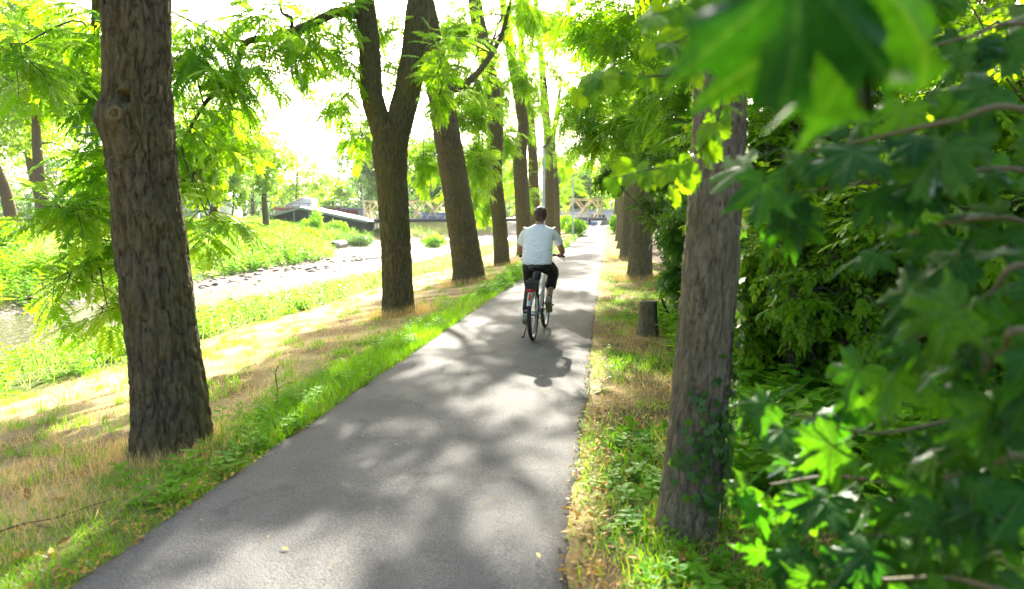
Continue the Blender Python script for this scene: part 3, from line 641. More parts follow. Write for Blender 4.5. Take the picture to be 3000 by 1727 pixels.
walnut('broad grey trunk right of the path behind the tree stump', [(3.30, 17.57, 0), (3.30, 17.57, .4), (3.32, 17.6, 1.2), (3.36, 17.6, 3.2), (3.42, 17.6, 5.2), (3.3, 17.5, 8), (3.2, 17.3, 11)], [.34, .29, .265, .25, .23, .17, .06],
       [(1.65, 14, 5.5, .5, .66), (2.2, 13, 5.0, .62, .69), (2.86, 12, 4.74, .57, .64), (2.04, 15, 4.7, .58, .71), (2.59, 13, 4.13, .62, .62), (2.58, 15, 3.6, .58, .49), (1.67, 16, 4.37, .36, .66), (2.77, 11, 3.49, .39, .52), (1.96, 16, 3.64, .28, .47), (3.06, 14, 3.3, .5, .5), (2.78, 10, 4.32, .36, .47)],
       1, 70, 130, 91, .85, [(1.6, 14, 7, 1.2), (2.8, 13, 6.6, 1.1), (2.4, 16, 8.4, 1.4), (3.8, 14, 6.2, 1.1), (3.9, 11.5, 5.4, 1.0)], mat='bark_right', tmpl=WLF, flare=.25)
walnut('second broad grey trunk right of the path, darker and farther', [(4.635, 27.27, 0), (4.64, 27.3, .5), (4.68, 27.3, 2), (4.75, 27.3, 5), (4.8, 27.3, 10)], [.36, .30, .28, .25, .10],
       [(3.3, 24, 3.58, .57, .85), (2.56, 24, 7.38, .43, 1.0), (3.85, 24, 4.13, .57, .71), (3.27, 24, 5.5, .71, .85)], 1, 60, 120, 101, .9, [(3.4, 24, 8.6, 1.4), (4.8, 24, 7.4, 1.4), (4.6, 25.5, 5.6, 1.2), (3.0, 22, 9.6, 1.4)], mat='bark_right', flare=.3, tmpl=WLD, ll=.50)
walnut('third grey trunk of the right row, in line behind the second', [(6.15, 37.5, 0), (6.15, 37.5, .5), (6.2, 37.5, 3), (6.3, 37.5, 9)], [.38, .32, .29, .12], [(5.2, 36, 5.2, 1.1, 1.2), (5.9, 36, 8.0, 1.4, 1.4), (6.6, 35, 5.6, 1.2, 1.2)], 1, 40, 80, 111, .9, [], mat='bark_right', flare=.3, tmpl=WLD, ll=.50)
walnut('fourth trunk of the right row, beside the far sunlit path', [(7.65, 48.2, 0), (7.65, 48.2, .5), (7.7, 48.2, 3), (7.8, 48.2, 9)], [.40, .33, .30, .12], [(7.0, 47, 5.6, 1.2, 1.2), (7.8, 47, 8.0, 1.6, 1.6), (8.6, 46, 5.2, 1.4, 1.4)], 1, 36, 70, 121, .9, [], mat='bark_right', flare=.3, tmpl=WLD, ll=.50)
walnut('last trunk of the right row next to the far bend', [(10.1, 66, .6), (10.1, 66, 1.1), (10.15, 66, 4), (10.2, 66, 9)], [.42, .34, .30, .12], [(9.4, 65, 4.6, 1.2, 1.2), (9.8, 64, 7.0, 1.8, 1.8), (11.4, 64, 6.0, 1.8, 1.8)], 1, 30, 60, 131, .9, [], mat='bark_right', flare=.3, tmpl=WLD, ll=.50)

# ------------------------------------------------------------------ shrubs on the right
def shrub(name, label, base, C, leaf, ll, mat, dens, sub, stems=6, group=None, sl=.45, ps=5, r0=.012):
    t = empty(name, (base[0], base[1], float(terrain(*base)))); tag(t, label, 'shrub', group)
    fo = Foliage(leaf, ll, ps, sl, .2); nodes = []
    o = np.array(t.location)
    for k in range(stems):
        c_ = np.array(C[k % len(C)][:3], float); p0 = o + np.append(rng.normal(0, .12, 2), -.05)
        S_ = spline([p0, (p0 * .55 + c_ * .45) + np.append(rng.normal(0, .15, 2), .15), c_], 14); nodes.append(S_)
        V, F = tube_np(S_ - o, np.linspace(.022, .008, 14), 7); obj('stem', mesh_np('stem', V, F, None, True), M['twig'], t)
    nodes = np.concatenate(nodes)
    for (x, y, z, rx, rz) in C: fo.bough((x, y, z), (rx * 1.1, rx * 1.3, rz), closest(nodes, (x, y, z), False), dens, sub, r0)
    fo.build(t, M[mat], 'foliage')
    return t
shrub('elm_shrub', 'dark green elm shrub arching over the stump and right verge', (2.45, 9.6),
      [(2.3, 12, 2.5, .45, .30), (1.78, 12.3, 2.33, .22, .12), (2.45, 10.5, 1.96, .32, .4), (2.4, 11.5, 1.73, .22, .30), (2.45, 9.5, 1.25, .25, .38), (2.24, 9.3, .80, .15, .30), (2.22, 9.4, 1.35, .16, .36), (2.5, 9.6, .5, .2, .3), (2.45, 9, 1.9, .26, .40), (2.40, 11, 2.36, .34, .30), (2.45, 8.6, 1.15, .16, .40), (2.6, 10, 2.8, .45, .4), (2.9, 9.5, 1.6, .35, .7)],
      SPS, .17, 'elm', 1.3, 9, 10, sl=.18)
shrub('elm_shrub', 'elm shrub farther along the right verge before the grey trunks', (4.2, 13.5), [(3.5, 14, 1.5, .35, .7), (3.5, 13, 2.4, .5, .6), (4.1, 14, 1.6, .6, 1.0), (3.7, 16, 2.6, .8, .8), (4.2, 12.5, 3.0, .8, .8), (4.4, 18, 2.2, .9, 1.2), (5.2, 21, 2.4, 1.0, 1.4), (5.6, 24, 2.6, 1.0, 1.4)], SPS, .22, 'elm', 1.6, 10, 8)
UG = 'undergrowth bushes on the right bank'
def blob(cx, cy, n, rx, ry, h, r=.42, z0=.25):
    L = []
    for k in range(n):
        x, y = cx + rng.uniform(-rx, rx), cy + rng.uniform(-ry, ry); z = float(terrain(x, y)) + z0 + (h - z0) * rng.random()
        L.append((x, y, z, r * (.7 + .5 * rng.random()), r * (.7 + .4 * rng.random())))
    return L
shrub('bush', 'lit light green bush just right of the ivy trunk', (2.55, 5.6), blob(2.55, 5.6, 15, .6, .7, 1.5, .30), SPR, .16, 'under', 1.2, 7, 8, UG, sl=.28)
shrub('bush', 'leafy bush on the bank behind the lit bush', (3.2, 6.6), blob(3.2, 6.6, 16, .9, .8, 1.9, .42), SPS, .23, 'under', 1.2, 7, 8, UG)
shrub('bush', 'tall bush filling the gap above the right bank', (4.2, 8.2), blob(4.2, 8.2, 18, 1.2, 1.0, 3.4, .55), SPS, .26, 'under', 1.0, 8, 8, UG)
shrub('bush', 'bush at the right picture edge behind the maple leaves', (3.6, 4.4), blob(3.6, 4.4, 16, .9, .8, 2.2, .45), SPR, .22, 'under', 1.1, 7, 8, UG)
shrub('bush', 'dark bush rising at the top right behind the maple', (5.2, 6.0), blob(5.2, 6.0, 20, 1.2, 1.2, 4.2, .65, 1.0), SPS, .28, 'elm', 1.0, 8, 8, UG)
shrub('bush', 'tall bush behind the ivy trunk above the verge', (2.9, 7.6), blob(2.9, 7.6, 16, .6, .8, 3.6, .45, .6), SPS, .23, 'under', 1.2, 8, 8, UG)
shrub('bush', 'bush thick with leaves far back on the right bank', (6.5, 11), blob(6.5, 11, 20, 1.8, 2.0, 4.5, .8, .6), SPS, .34, 'elm', 1.0, 8, 8, UG)

# ------------------------------------------------------------------ grass, straw, weeds
def blades(n_or_xy, h, w, lean, seg=1, rngs=rng, curl=.5):
    xy = n_or_xy; n = len(xy); z = terrain(xy[:, 0], xy[:, 1])
    B = np.column_stack([xy, z - .01]); a = rngs.uniform(0, 2 * np.pi, n)
    ld = np.column_stack([np.cos(a), np.sin(a), np.zeros(n)]) ; b = rngs.uniform(0, 2 * np.pi, n)
    sd = np.column_stack([np.cos(b), np.sin(b), np.zeros(n)])
    h = h * rngs.uniform(.55, 1.25, n); l = lean * rngs.uniform(.2, 1.3, n); w = w * rngs.uniform(.7, 1.3, n)
    up = np.array([0, 0, 1.0])
    tip = B + up * (h * np.sqrt(np.clip(1 - (l * .8) ** 2, .04, 1)))[:, None] + ld * (h * l)[:, None]
    if seg == 1:
        V = np.stack([B - sd * w[:, None], B + sd * w[:, None], tip], 1); F = np.arange(n * 3).reshape(n, 3); k = 3
    else:
        mid = B + up * (h * .58)[:, None] + ld * (h * l * (.5 - .35 * curl))[:, None]
        V = np.stack([B - sd * w[:, None], B + sd * w[:, None], mid - sd * w[:, None] * .8, mid + sd * w[:, None] * .8, tip], 1); k = 5
        o = np.arange(n)[:, None] * 5
        F = np.concatenate([o + [0, 1, 3], o + [0, 3, 2], o + [2, 3, 4]])
    return V.reshape(-1, 3), F, np.repeat(rngs.random(n), k)

def scatter(n, smin, smax, y0, y1, side, power=1.6, keep=None):
    """points along the path, thicker near the front; side -1: left of the path, +1: right"""
    u = rng.random(n); Y = y0 * (y1 / y0) ** (u ** (1 / power * 1.0)) if power != 0 else rng.uniform(y0, y1, n)
    s = rng.uniform(smin, smax, n)
    x = (x_left(Y) - s) if side < 0 else (x_right(Y) + s)
    xy = np.column_stack([x, Y])
    if keep is not None: xy = xy[keep(xy[:, 0], xy[:, 1], s) > rng.random(n)]
    return xy

def stuff(name, parts, mat, label):
    Vs, Fs, As, k = [], [], [], 0
    for (V, F, A) in parts: Vs.append(V); Fs.append(F + k); As.append(A); k += len(V)
    o = obj(name, mesh_np(name, np.concatenate(Vs), np.concatenate(Fs), {'rnd': np.concatenate(As)}), M[mat])
    return tag(o, label, None, None, 'stuff')

def patch(f, lo, hi, seed): return lambda x, y, s: sstep(lo, hi, fbm(x * f, y * f, seed))
# bright green grass along the left edge of the path
gl = lambda x, y, s: (.07 + .93 * (1 - sstep(.45, 1.05, s + .7 * (fbm(x * .9, y * .9, 5) - .5)))) * (.45 + .55 * sstep(.36, .55, fbm(x * 1.4, y * 1.4, 61)))
stuff('verge_grass', [blades(scatter(70000, -.02, 1.2, 2.2, 75, -1, 1.0, gl), .07, .003, .85), blades(scatter(22000, -.03, .6, 4.5, 60, -1, 1.0, gl), .13, .003, .7, 2)], 'grass', 'bright green grass fringing the left edge of the path')
gr = lambda x, y, s: sstep(.42, .62, fbm(x * 1.1, y * 1.1, 77)) * .9 + .18
stuff('verge_grass', [blades(scatter(52000, -.03, 1.9, 1.6, 70, 1, 1.0, gr), .06, .003, .85), blades(scatter(5000, .0, 1.5, 1.6, 60, 1, 1.0, gr), .10, .003, .7, 2)], 'grass', 'patchy green grass on the right verge')
# mown dry slope
dl = lambda x, y, s: .35 + .65 * sstep(.35, .6, fbm(x * 1.7, y * 1.7, 31))
stuff('dry_grass', [blades(scatter(80000, .25, 5.8, 2.0, 60, -1, 1.0, dl), .04, .0018, 1.25), blades(scatter(7000, .45, 1.9, 2.0, 5.0, -1, 1.0), .085, .0013, .75, 2), blades(scatter(9000, .4, 6, 2.2, 50, -1, 1.0, patch(1.2, .52, .66, 41)), .07, .0022, .9, 2)], 'straw', 'mown dry straw coloured grass on the left slope')
stuff('green_tufts', [blades(scatter(30000, .6, 6, 2.5, 60, -1, 1.0, patch(1.9, .53, .68, 43)), .07, .003, .7, 2)], 'grass', 'green tufts scattered through the dry mown slope')
stuff('dry_grass', [blades(scatter(24000, .1, 1.9, 1.6, 50, 1, 1.0, lambda x, y, s: 1 - sstep(.45, .6, fbm(x * 1.1, y * 1.1, 77)) * .8), .09, .002, .9)], 'straw', 'dry straw grass on the right verge')
ring = []
for (cx, cy, rr_, n) in [(-2.39, 4.65, .29, 1500), (-2.02, 12.1, .36, 1500), (-1.16, 18.6, .55, 1800), (-.39, 26.8, .5, 900), (3.3, 17.57, .45, 1500), (4.63, 27.3, .5, 900)]:
    a = rng.uniform(0, 2 * np.pi, n); q = rr_ + np.abs(rng.normal(0, .16, n)); ring.append(blades(np.column_stack([cx + q * np.cos(a), cy + q * np.sin(a)]), .13 if cy < 6 else .2, .0016, .5, 2))
def tufts(n, smin, smax, y0, y1, side, per, rad, h, w, lean, keep=None):
    c_ = scatter(n, smin, smax, y0, y1, side, 1.0, keep); q = np.repeat(c_, per, 0) + rng.normal(0, rad, (len(c_) * per, 2)) * np.array([1, 1.3]); return blades(q, h, w, lean, 1 if lean > 1 else 2)
stuff('green_tufts', [tufts(520, .7, 5.6, 2.6, 45, -1, 34, .055, .11, .0032, .75), tufts(160, .3, 2.0, 1.8, 20, 1, 34, .06, .11, .003, .75)], 'grass', 'separate green grass tufts standing out of the dry mown slope')
stuff('hay', [tufts(1500, .5, 5.6, 2.2, 45, -1, 26, .09, .085, .0022, 1.25), tufts(420, .3, 1.8, 1.7, 20, 1, 26, .08, .075, .002, 1.25)], 'straw', 'loose hay lying in wisps on the mown slope and verge')
stuff('dry_grass', ring, 'straw', 'tall dry grass stalks round the feet of the tree trunks')

def herb_template(seed, n=11):
    """upright weed: a stem set with pointed leaves, height 1"""
    r = np.random.default_rng(seed); V = []; F = []
    for i in range(n):
        t = .12 + .86 * i / n; a = i * 2.4 + r.random(); p = np.array([.03 * math.sin(4 * t), .03 * math.cos(3 * t), t])
        d = np.array([math.cos(a), math.sin(a), .45 + .5 * t]); d /= np.linalg.norm(d); sd = np.cross(d, [0, 0, 1]); sd /= np.linalg.norm(sd)
        ln = .35 * (1.1 - .6 * t) * (.8 + .4 * r.random()); wd = ln * .22; k = len(V)
        V.extend([p, p + d * ln * .45 + sd * wd, p + d * ln - np.array([0, 0, ln * .35]), p + d * ln * .45 - sd * wd]); F.extend([[k, k + 1, k + 2], [k, k + 2, k + 3]])
    k = len(V); w = .008
    V.extend([np.array([w, 0, 0]), np.array([-w, 0, 0]), np.array([0, 0, 1.0])]); F.append([k, k + 1, k + 2])
    return np.array(V), np.array(F)
HB = [herb_template(s) for s in (1, 2, 3, 4)]
def herbs(xy, h, spread=.35):
    out = []; w = rng.integers(0, len(HB), len(xy))
    for j, (tv, tf) in enumerate(HB):
        q = xy[w == j]; n = len(q)
        if not n: continue
        P = np.column_stack([q, terrain(q[:, 0], q[:, 1]) - .02]); up = unit(np.array([0, 0, 1.0]) + rng.normal(0, .16, (n, 3))); a = rng.uniform(0, 6.28, n)
        x = unit(np.cross(np.column_stack([np.cos(a), np.sin(a), 0 * a]), up)); Mx = np.stack([x, np.cross(up, x), up], -1)
        out.append(inst(tv * [1.0 + spread, 1.0 + spread, 1], tf, Mx, P, h * rng.uniform(.5, 1.3, n), rng.random(n)))
    return out
def band(n, s0, s1, y0, y1, keep=None, far=False):
    Y = y0 + (y1 - y0) * rng.random(n) ** 1.5; s = rng.uniform(s0, s1, n); x = x_left(Y) - s - (far_shift(Y) if far else 0)
    xy = np.column_stack([x, Y])
    if keep is not None: xy = xy[keep(xy[:, 0], xy[:, 1], s) > rng.random(n)]
    return xy
near_b = lambda x, y, s: sstep(5.2, 6.3, s + 1.4 * (fbm(x * .6, y * .6, 15) - .5)) * (1 - sstep(8.6, 10.4, s)) * (.25 + .75 * sstep(.35, .6, fbm(x * .5, y * .5, 16)))
stuff('tall_grass', [blades(band(42000, 5, 10.6, 5, 75, near_b), .40, .0055, .6)], 'tall', 'tall pale grass between the mown slope and the stream')
stuff('meadow_herbs', herbs(band(8000, 5.2, 10.6, 6, 78, near_b), .42, .6), 'herb', 'green leafy herbs between the mown slope and the stream')
farb = lambda x, y, s: sstep(17.0, 18.2, s)
stuff('tall_grass', [blades(band(60000, 17.2, 42, 12, 95, lambda x, y, s: farb(x, y, s) * (.2 + .8 * sstep(.4, .6, fbm(x * .3, y * .3, 18))), True), .62, .009, .5)], 'tall', 'tall pale grass on the meadow across the stream')
stuff('meadow_herbs', herbs(band(6500, 17.4, 40, 14, 92, lambda x, y, s: farb(x, y, s) * (.12 + .88 * sstep(.42, .6, fbm(x * .25 + 4, y * .25, 19))), True), .75, .5) + herbs(band(1800, 17.0, 20.5, 14, 75, None, True), .75, .6), 'herb', 'green leafy herbs on the meadow across the stream')
weed = lambda x, y, s: sstep(.5, .6, fbm(x * 1.3, y * 1.3, 63))
stuff('path_weeds', herbs(scatter(700, 0.0, .75, 2.3, 40, -1, 1.0, weed), .15, 1.2) + herbs(scatter(900, -.02, .45, 14, 75, -1, 0), .34, .8), 'herb', 'low broad leaved weeds along the left path edge')
stuff('path_weeds', herbs(scatter(700, .05, 1.6, 1.6, 30, 1, 1.0, weed), .12, 1.4) + herbs(scatter(500, .2, 2.4, 1.5, 5, 1, 1.0), .11, 1.8), 'herb', 'low weeds on the right verge')

# fallen leaves lying at both edges
def flat_leaves(xy, size, lift=.012):
    n = len(xy); P = np.column_stack([xy, terrain(xy[:, 0], xy[:, 1]) + lift + .02 * rng.random(n)]); a = rng.uniform(0, 6.28, n)
    tv = np.array([[0, -.5, 0], [.22, -.1, .08], [.16, .3, .04], [0, .55, -.03], [-.16, .3, .07], [-.22, -.1, .02]]); tf = np.array([[0, 1, 2], [0, 2, 3], [0, 3, 4], [0, 4, 5]])
    return inst(tv, tf, basis(np.column_stack([np.cos(a), np.sin(a), rng.normal(0, .3, n)]), np.array([0, 0, 1]) + rng.normal(0, .4, (n, 3))), P, size * rng.uniform(.6, 1.3, n), rng.random(n))
stuff('leaf_litter', [flat_leaves(scatter(900, -.05, .14, 2.0, 40, -1, 1.0), .035, .02), flat_leaves(scatter(250, .1, 1.2, 2.2, 16, -1, 1.0), .06)], 'litter', 'yellow and brown fallen leaves along the left path edge')
stuff('leaf_litter', [flat_leaves(scatter(1200, -.04, .20, 1.6, 30, 1, 1.0), .035, .02), flat_leaves(scatter(1500, .1, 1.8, 1.5, 14, 1, 1.0), .055)], 'litter', 'yellow and brown fallen leaves on the right verge')
me = mesh_np('fallen_leaf', np.array([[0, -.5, 0], [.22, -.1, .1], [.16, .3, .08], [0, .55, .02], [-.16, .3, .12], [-.22, -.1, .06]]), np.array([[0, 1, 2], [0, 2, 3], [0, 3, 4], [0, 4, 5]]), {'rnd': np.zeros(6)})
for (x, y, a, s, lb) in [(-1.05, 3.014, 1.2, .042, 'single yellow leaf lying on the asphalt in front'), (.12, 2.95, .3, .045, 'thin yellow leaf on the asphalt near the right edge')]:
    o = obj('fallen_leaf', me, M['yellow_leaf'], None, (x, y, .05)); o.rotation_euler = (0, 0, a); o.scale = (s, s, s); tag(o, lb, 'leaf')
mb = MB(); mb.tube(spline([(-1.9, 0, .0), (-1.6, .35, .05), (-1.35, .55, .04), (-1.0, 1.0, .06)], 12), np.linspace(.012, .005, 12), 6); mb.tube([(-1.5, .42, .05), (-1.35, .3, .06), (-1.2, .32, .03)], .005, 5)
fb = mb.build('fallen_branch', M['twig'], None, True); fb.scale = (.5, .5, .5); fb.location = (-1.75, 3.2, float(terrain(-2.4, 3.4)) + .0); tag(fb, 'thin dead branch lying in the straw at lower left', 'branch')

# the thistle by the path edge
th = empty('thistle', (-2.0, 5.68, float(terrain(-2.0, 5.68)))); tag(th, 'single spiky thistle standing up beside the left path edge', 'plant')
V, F = tube_np(spline([(0, 0, 0), (.01, 0, .18), (-.01, .01, .36), (.03, 0, .46)], 10), np.linspace(.006, .004, 10), 6); obj('stem', mesh_np('stem', V, F, None, True), M['stem'], th)
def thistle_leaf():
    V = [(0, 0, 0)]; n = 9
    for i in range(1, n): t = i / n; w = (.16 if i % 2 else .07) * (1.15 - t); V += [(w, t, -.25 * t * t), (-w, t, -.25 * t * t)]
    V.append((0, 1, -.27)); F = [(0, 1, 2)] + [(1 + 2 * i, 3 + 2 * i, 4 + 2 * i) for i in range(n - 2)] + [(1 + 2 * i, 4 + 2 * i, 2 + 2 * i) for i in range(n - 2)] + [(2 * n - 3, 2 * n - 1, 2 * n - 2)]
    return mesh_np('thistle_leaf', np.array(V), np.array(F), {'rnd': np.full(len(V), .4)})
tl = thistle_leaf()
for i in range(13):
    t = .05 + .9 * i / 13; o = obj('leaf', tl, M['herb'], th, (.0, 0, .46 * t)); s = .17 * (1.15 - .6 * t); o.scale = (s, s, s); o.rotation_euler = (R(25 + 20 * random.random()), 0, i * 2.4)

th.scale = (.8, .8, .8)
# ------------------------------------------------------------------ stones and pipe in the stream bed
def stone_mesh(seed):
    bm = bmesh.new(); bmesh.ops.create_icosphere(bm, subdivisions=2, radius=1); r = random.Random(seed)
    k = [Vector((r.gauss(0, 1), r.gauss(0, 1), r.gauss(0, 1))).normalized() for _ in range(7)]
    for v in bm.verts:
        q = v.co.copy()
        for d in k: 
            e = q.dot(d) - .68
            if e > 0: q -= d * e * .85
        v.co = Vector((q.x, q.y * .75, q.z * .38))
    me = bpy.data.meshes.new('stone'); bm.to_mesh(me); bm.free(); return me
SM = [stone_mesh(i) for i in range(6)]
M['stone'] = plain('river_stone', (.19, .165, .14), .85, var=.3, scale=4, bump=.2)
for me in SM: me.materials.append(M['stone'])
for i in range(260):
    if i < 190: Y = random.uniform(25, 52); s = random.uniform(13.0, 17.4)
    elif i < 235: Y = random.uniform(15, 25); s = random.uniform(16.2, 17.8)
    else: Y = random.uniform(14, 24); s = random.uniform(10.6, 12)
    x = float(x_left(Y)) - s; q = random.uniform(.10, .30)
    o = obj('river_stone', random.choice(SM), None, None, (x, Y, float(terrain(x, Y)) + q * .12)); o.scale = (q, q, q * random.uniform(.6, 1.2)); o.rotation_euler = (random.gauss(0, .15), random.gauss(0, .15), random.uniform(0, 6.28))
    tag(o, 'flat grey brown river stone lying in the stony stream bed', 'stone', 'stones of the stream bed')
xy = band(9000, 13.0, 17.6, 14, 60); n = len(xy); tv = np.array([[1, 0, 0], [0, .7, .1], [-1, 0, 0], [0, -.7, 0], [.1, 0, .45]]); tf = np.array([[0, 1, 4], [1, 2, 4], [2, 3, 4], [3, 0, 4]]); a = rng.uniform(0, 6.28, n)
V, F, A = inst(tv, tf, basis(np.column_stack([np.cos(a), np.sin(a), rng.normal(0, .15, n)]), np.array([0, 0, 1.0]) + rng.normal(0, .15, (n, 3))), np.column_stack([xy, terrain(xy[:, 0], xy[:, 1])]), rng.uniform(.03, .09, n), rng.random(n))
M['pebble'] = leafmat('pebble', (.13, .11, .09), (.32, .28, .23), (0, 0, 0), (0, 0, 0), .1, .6)
tag(obj('gravel', mesh_np('gravel', V, F, {'rnd': A}), M['pebble']), 'pale gravel between the stream bed stones', None, None, 'stuff')
pc = (-16.6, 63.0, -.75)
mb = MB(); mb.lathe([(.42, 0), (.42, .25), (.46, .26), (.46, .34), (.42, .35), (.42, .6), (.46, .61), (.46, .69), (.42, .7), (.42, 2.5)], 28); mb.lathe([(.42, 0), (.36, 0), (.36, 2.5)], 28)
pp = mb.build('culvert_pipe', M['grey_steel'], None, False); pp.data.materials[0] = plain('corrugated_pipe', (.26, .25, .23), .6, .2); pp.location = pc; pp.rotation_euler = (R(-90), 0, R(-12)); tag(pp, 'round culvert pipe mouth in the far bank above the pool', 'pipe')
xy = np.column_stack([rng.uniform(-1.6, 1.6, 260), rng.uniform(2.4, 14, 260)]); xy[:, 0] += x_left(xy[:, 1]) + 1.05; xy = xy[(xy[:, 0] > x_left(xy[:, 1]) + .05) & (xy[:, 0] < x_right(xy[:, 1]) - .05)]
V, F, A = flat_leaves(xy, .016, 0); V[:, 2] += np.repeat(.044 - terrain(xy[:, 0], xy[:, 1]), 6)
tag(obj('path_debris', mesh_np('path_debris', V, F, {'rnd': A}), M['litter']), 'tiny bits of leaf and twig scattered on the asphalt', None, None, 'stuff')
q = np.column_stack([rng.uniform(-36, -13, 9000), rng.uniform(54, 77, 9000)]); q = q[(x_left(q[:, 1]) - q[:, 0] - far_shift(q[:, 1])) > 18]
stuff('meadow_herbs', herbs(q[:3000], .85, .4), 'herb', 'high green weeds in front of the dark shed'); stuff('tall_grass', [blades(q[3000:], .9, .014, .4)], 'tall', 'high pale grass in front of the dark shed')
stuff('undergrowth', herbs(scatter(1500, .95, 3.6, 3.6, 11, 1, 1.0), .34, .9) + herbs(scatter(700, 1.3, 3.0, 2.2, 4.5, 1, 1.0), .22, 1.2), 'herb', 'leafy undergrowth covering the soil behind the near right trunk')

# ------------------------------------------------------------------ foreground leaves on the right
def leaf_mesh(name, outline, rings=(.35, .7, 1.0), cup=.10, fold=.05, lobes=5, petiole=.55, seed=0):
    """leaf blade from a half outline (angle from the tip direction in degrees, radius), veins as creases, with a petiole"""
    r = np.random.default_rng(seed)
    pts = [(a, q) for a, q in outline] + [(-a, q) for a, q in reversed(outline[1:-1])]
    pts = [(a + 1.5 * r.normal(), q * (1 + .06 * r.normal())) for a, q in pts]; tw, bx_ = .25 * r.normal(), .25 * r.normal()
    V = [(0, 0, 0)]; F = []; n = len(pts)
    for k in rings:
        for (a, q) in pts:
            x, y = q * k * math.sin(R(a)), q * k * math.cos(R(a)); rr = math.hypot(x, y)
            V.append((x, y, -cup * rr * rr * (1 + .4 * r.normal() * k) + fold * rr * math.cos(math.radians(a) * 7.5) - .05 * k * max(0, y) ** 2 + tw * x * y + bx_ * x * abs(x) * .6))
    for i in range(n): F.append((0, 1 + i, 1 + (i + 1) % n))
    quads = [(1 + (j) * n + i, 1 + (j + 1) * n + i, 1 + (j + 1) * n + (i + 1) % n, 1 + j * n + (i + 1) % n) for j in range(len(rings) - 1) for i in range(n)]
    F = [(a, c_, b_) for a, b_, c_ in F]; quads = [q[::-1] for q in quads]
    V = [np.array(V, float)]; tv, tq = tube_np(spline([(0, .02, -.01), (0, -petiole * .5, .05), (.03, -petiole, .02)], 6), np.linspace(.018, .014, 6), 5); m = len(V[0])
    return mesh_np(name, np.concatenate([V[0], tv]), [np.array(F), np.concatenate([np.array(quads), tq + m])], None, True)
MAPLE = [(0, 1.0), (4, .86), (9, .80), (14, .83), (14.5, .70), (20, .50), (27, .58), (34, .76), (38, .76), (42, .84), (47, .98), (52, .84), (57, .74), (65, .73), (66, .58), (76, .42), (84, .48), (90, .52), (98, .63), (106, .48), (118, .44), (128, .42), (134, .32), (155, .20), (180, .06)]
HAZEL = [(0, 1.0), (5, .88), (10, .86), (12, .80), (18, .82), (21, .75), (27, .77), (31, .70), (38, .71), (43, .63), (52, .63), (58, .55), (68, .54), (76, .46), (90, .43), (105, .36), (125, .30), (150, .20), (180, .05)]
IVY = [(0, 1.0), (12, .72), (24, .55), (40, .68), (52, .82), (64, .60), (80, .46), (100, .56), (118, .50), (145, .36), (180, .10)]
ML = [leaf_mesh('maple_leaf', MAPLE, cup=-.10 + .11 * i, fold=.03 + .012 * i, petiole=.8, seed=i) for i in range(8)]
HL = [leaf_mesh('hazel_leaf', HAZEL, cup=.1 + .1 * i, fold=.04, petiole=.3, seed=10 + i) for i in range(4)]
IL = [leaf_mesh('ivy_leaf', IVY, (.5, 1.0), .1, .04, petiole=.5, seed=20 + i) for i in range(3)]
for L, k in ((ML, 'maple'), (HL, 'lime'), (IL, 'ivy')):
    for me in L: me.materials.append(M[k])

def put_leaf(parent, meshes, p, d, nrm, size, name='leaf'):
    o = bpy.data.objects.new(name, random.choice(meshes)); COL.objects.link(o); o.parent = parent
    B = basis(np.array([d], float), np.array([nrm], float))[0]
    o.matrix_local = Matrix.Translation(np.array(p) - np.array(parent.location)) @ Matrix(B.tolist()).to_4x4() @ Matrix.Scale(size, 4)
    return o

def leafy_branch(parent, pts, r0, meshes, size, step, mat, nrm, droop=.6, opposite=True, pet=.7, jitter=.3, start=.15):
    S_ = spline(pts, 24); V, F = tube_np(S_ - np.array(parent.location), np.linspace(r0, r0 * .35, 24), 7); obj('branch', mesh_np('branch', V, F, None, True), mat, parent)
    L = np.linalg.norm(np.diff(S_, axis=0), axis=1).sum(); k = max(2, int(L * (1 - start) / step)); ax = unit(np.gradient(S_, axis=0))
    for i in range(k + 1):
        t = start + (1 - start) * i / k; j = min(23, int(t * 23)); p = S_[j]; a = ax[j]
        sd = unit(np.cross(a, nrm)) if i % 2 else unit(np.cross(a, np.cross(a, nrm)) * .3 + np.cross(a, nrm))
        for s in ((-1, 1) if opposite else ((1,) if i % 2 else (-1,))):
            if i == k and s == 1: od = a
            else: od = unit(sd * s * .8 + a * .45 + rng.normal(0, jitter * .6, 3))
            sz = size * (.65 + .6 * random.random()); base = p + od * sz * pet
            d = unit(od * .65 + np.array([0, 0, -droop]) + rng.normal(0, jitter, 3)); nn = unit(np.array(nrm) + rng.normal(0, jitter, 3))
            put_leaf(parent, meshes, base, d, nn, sz)

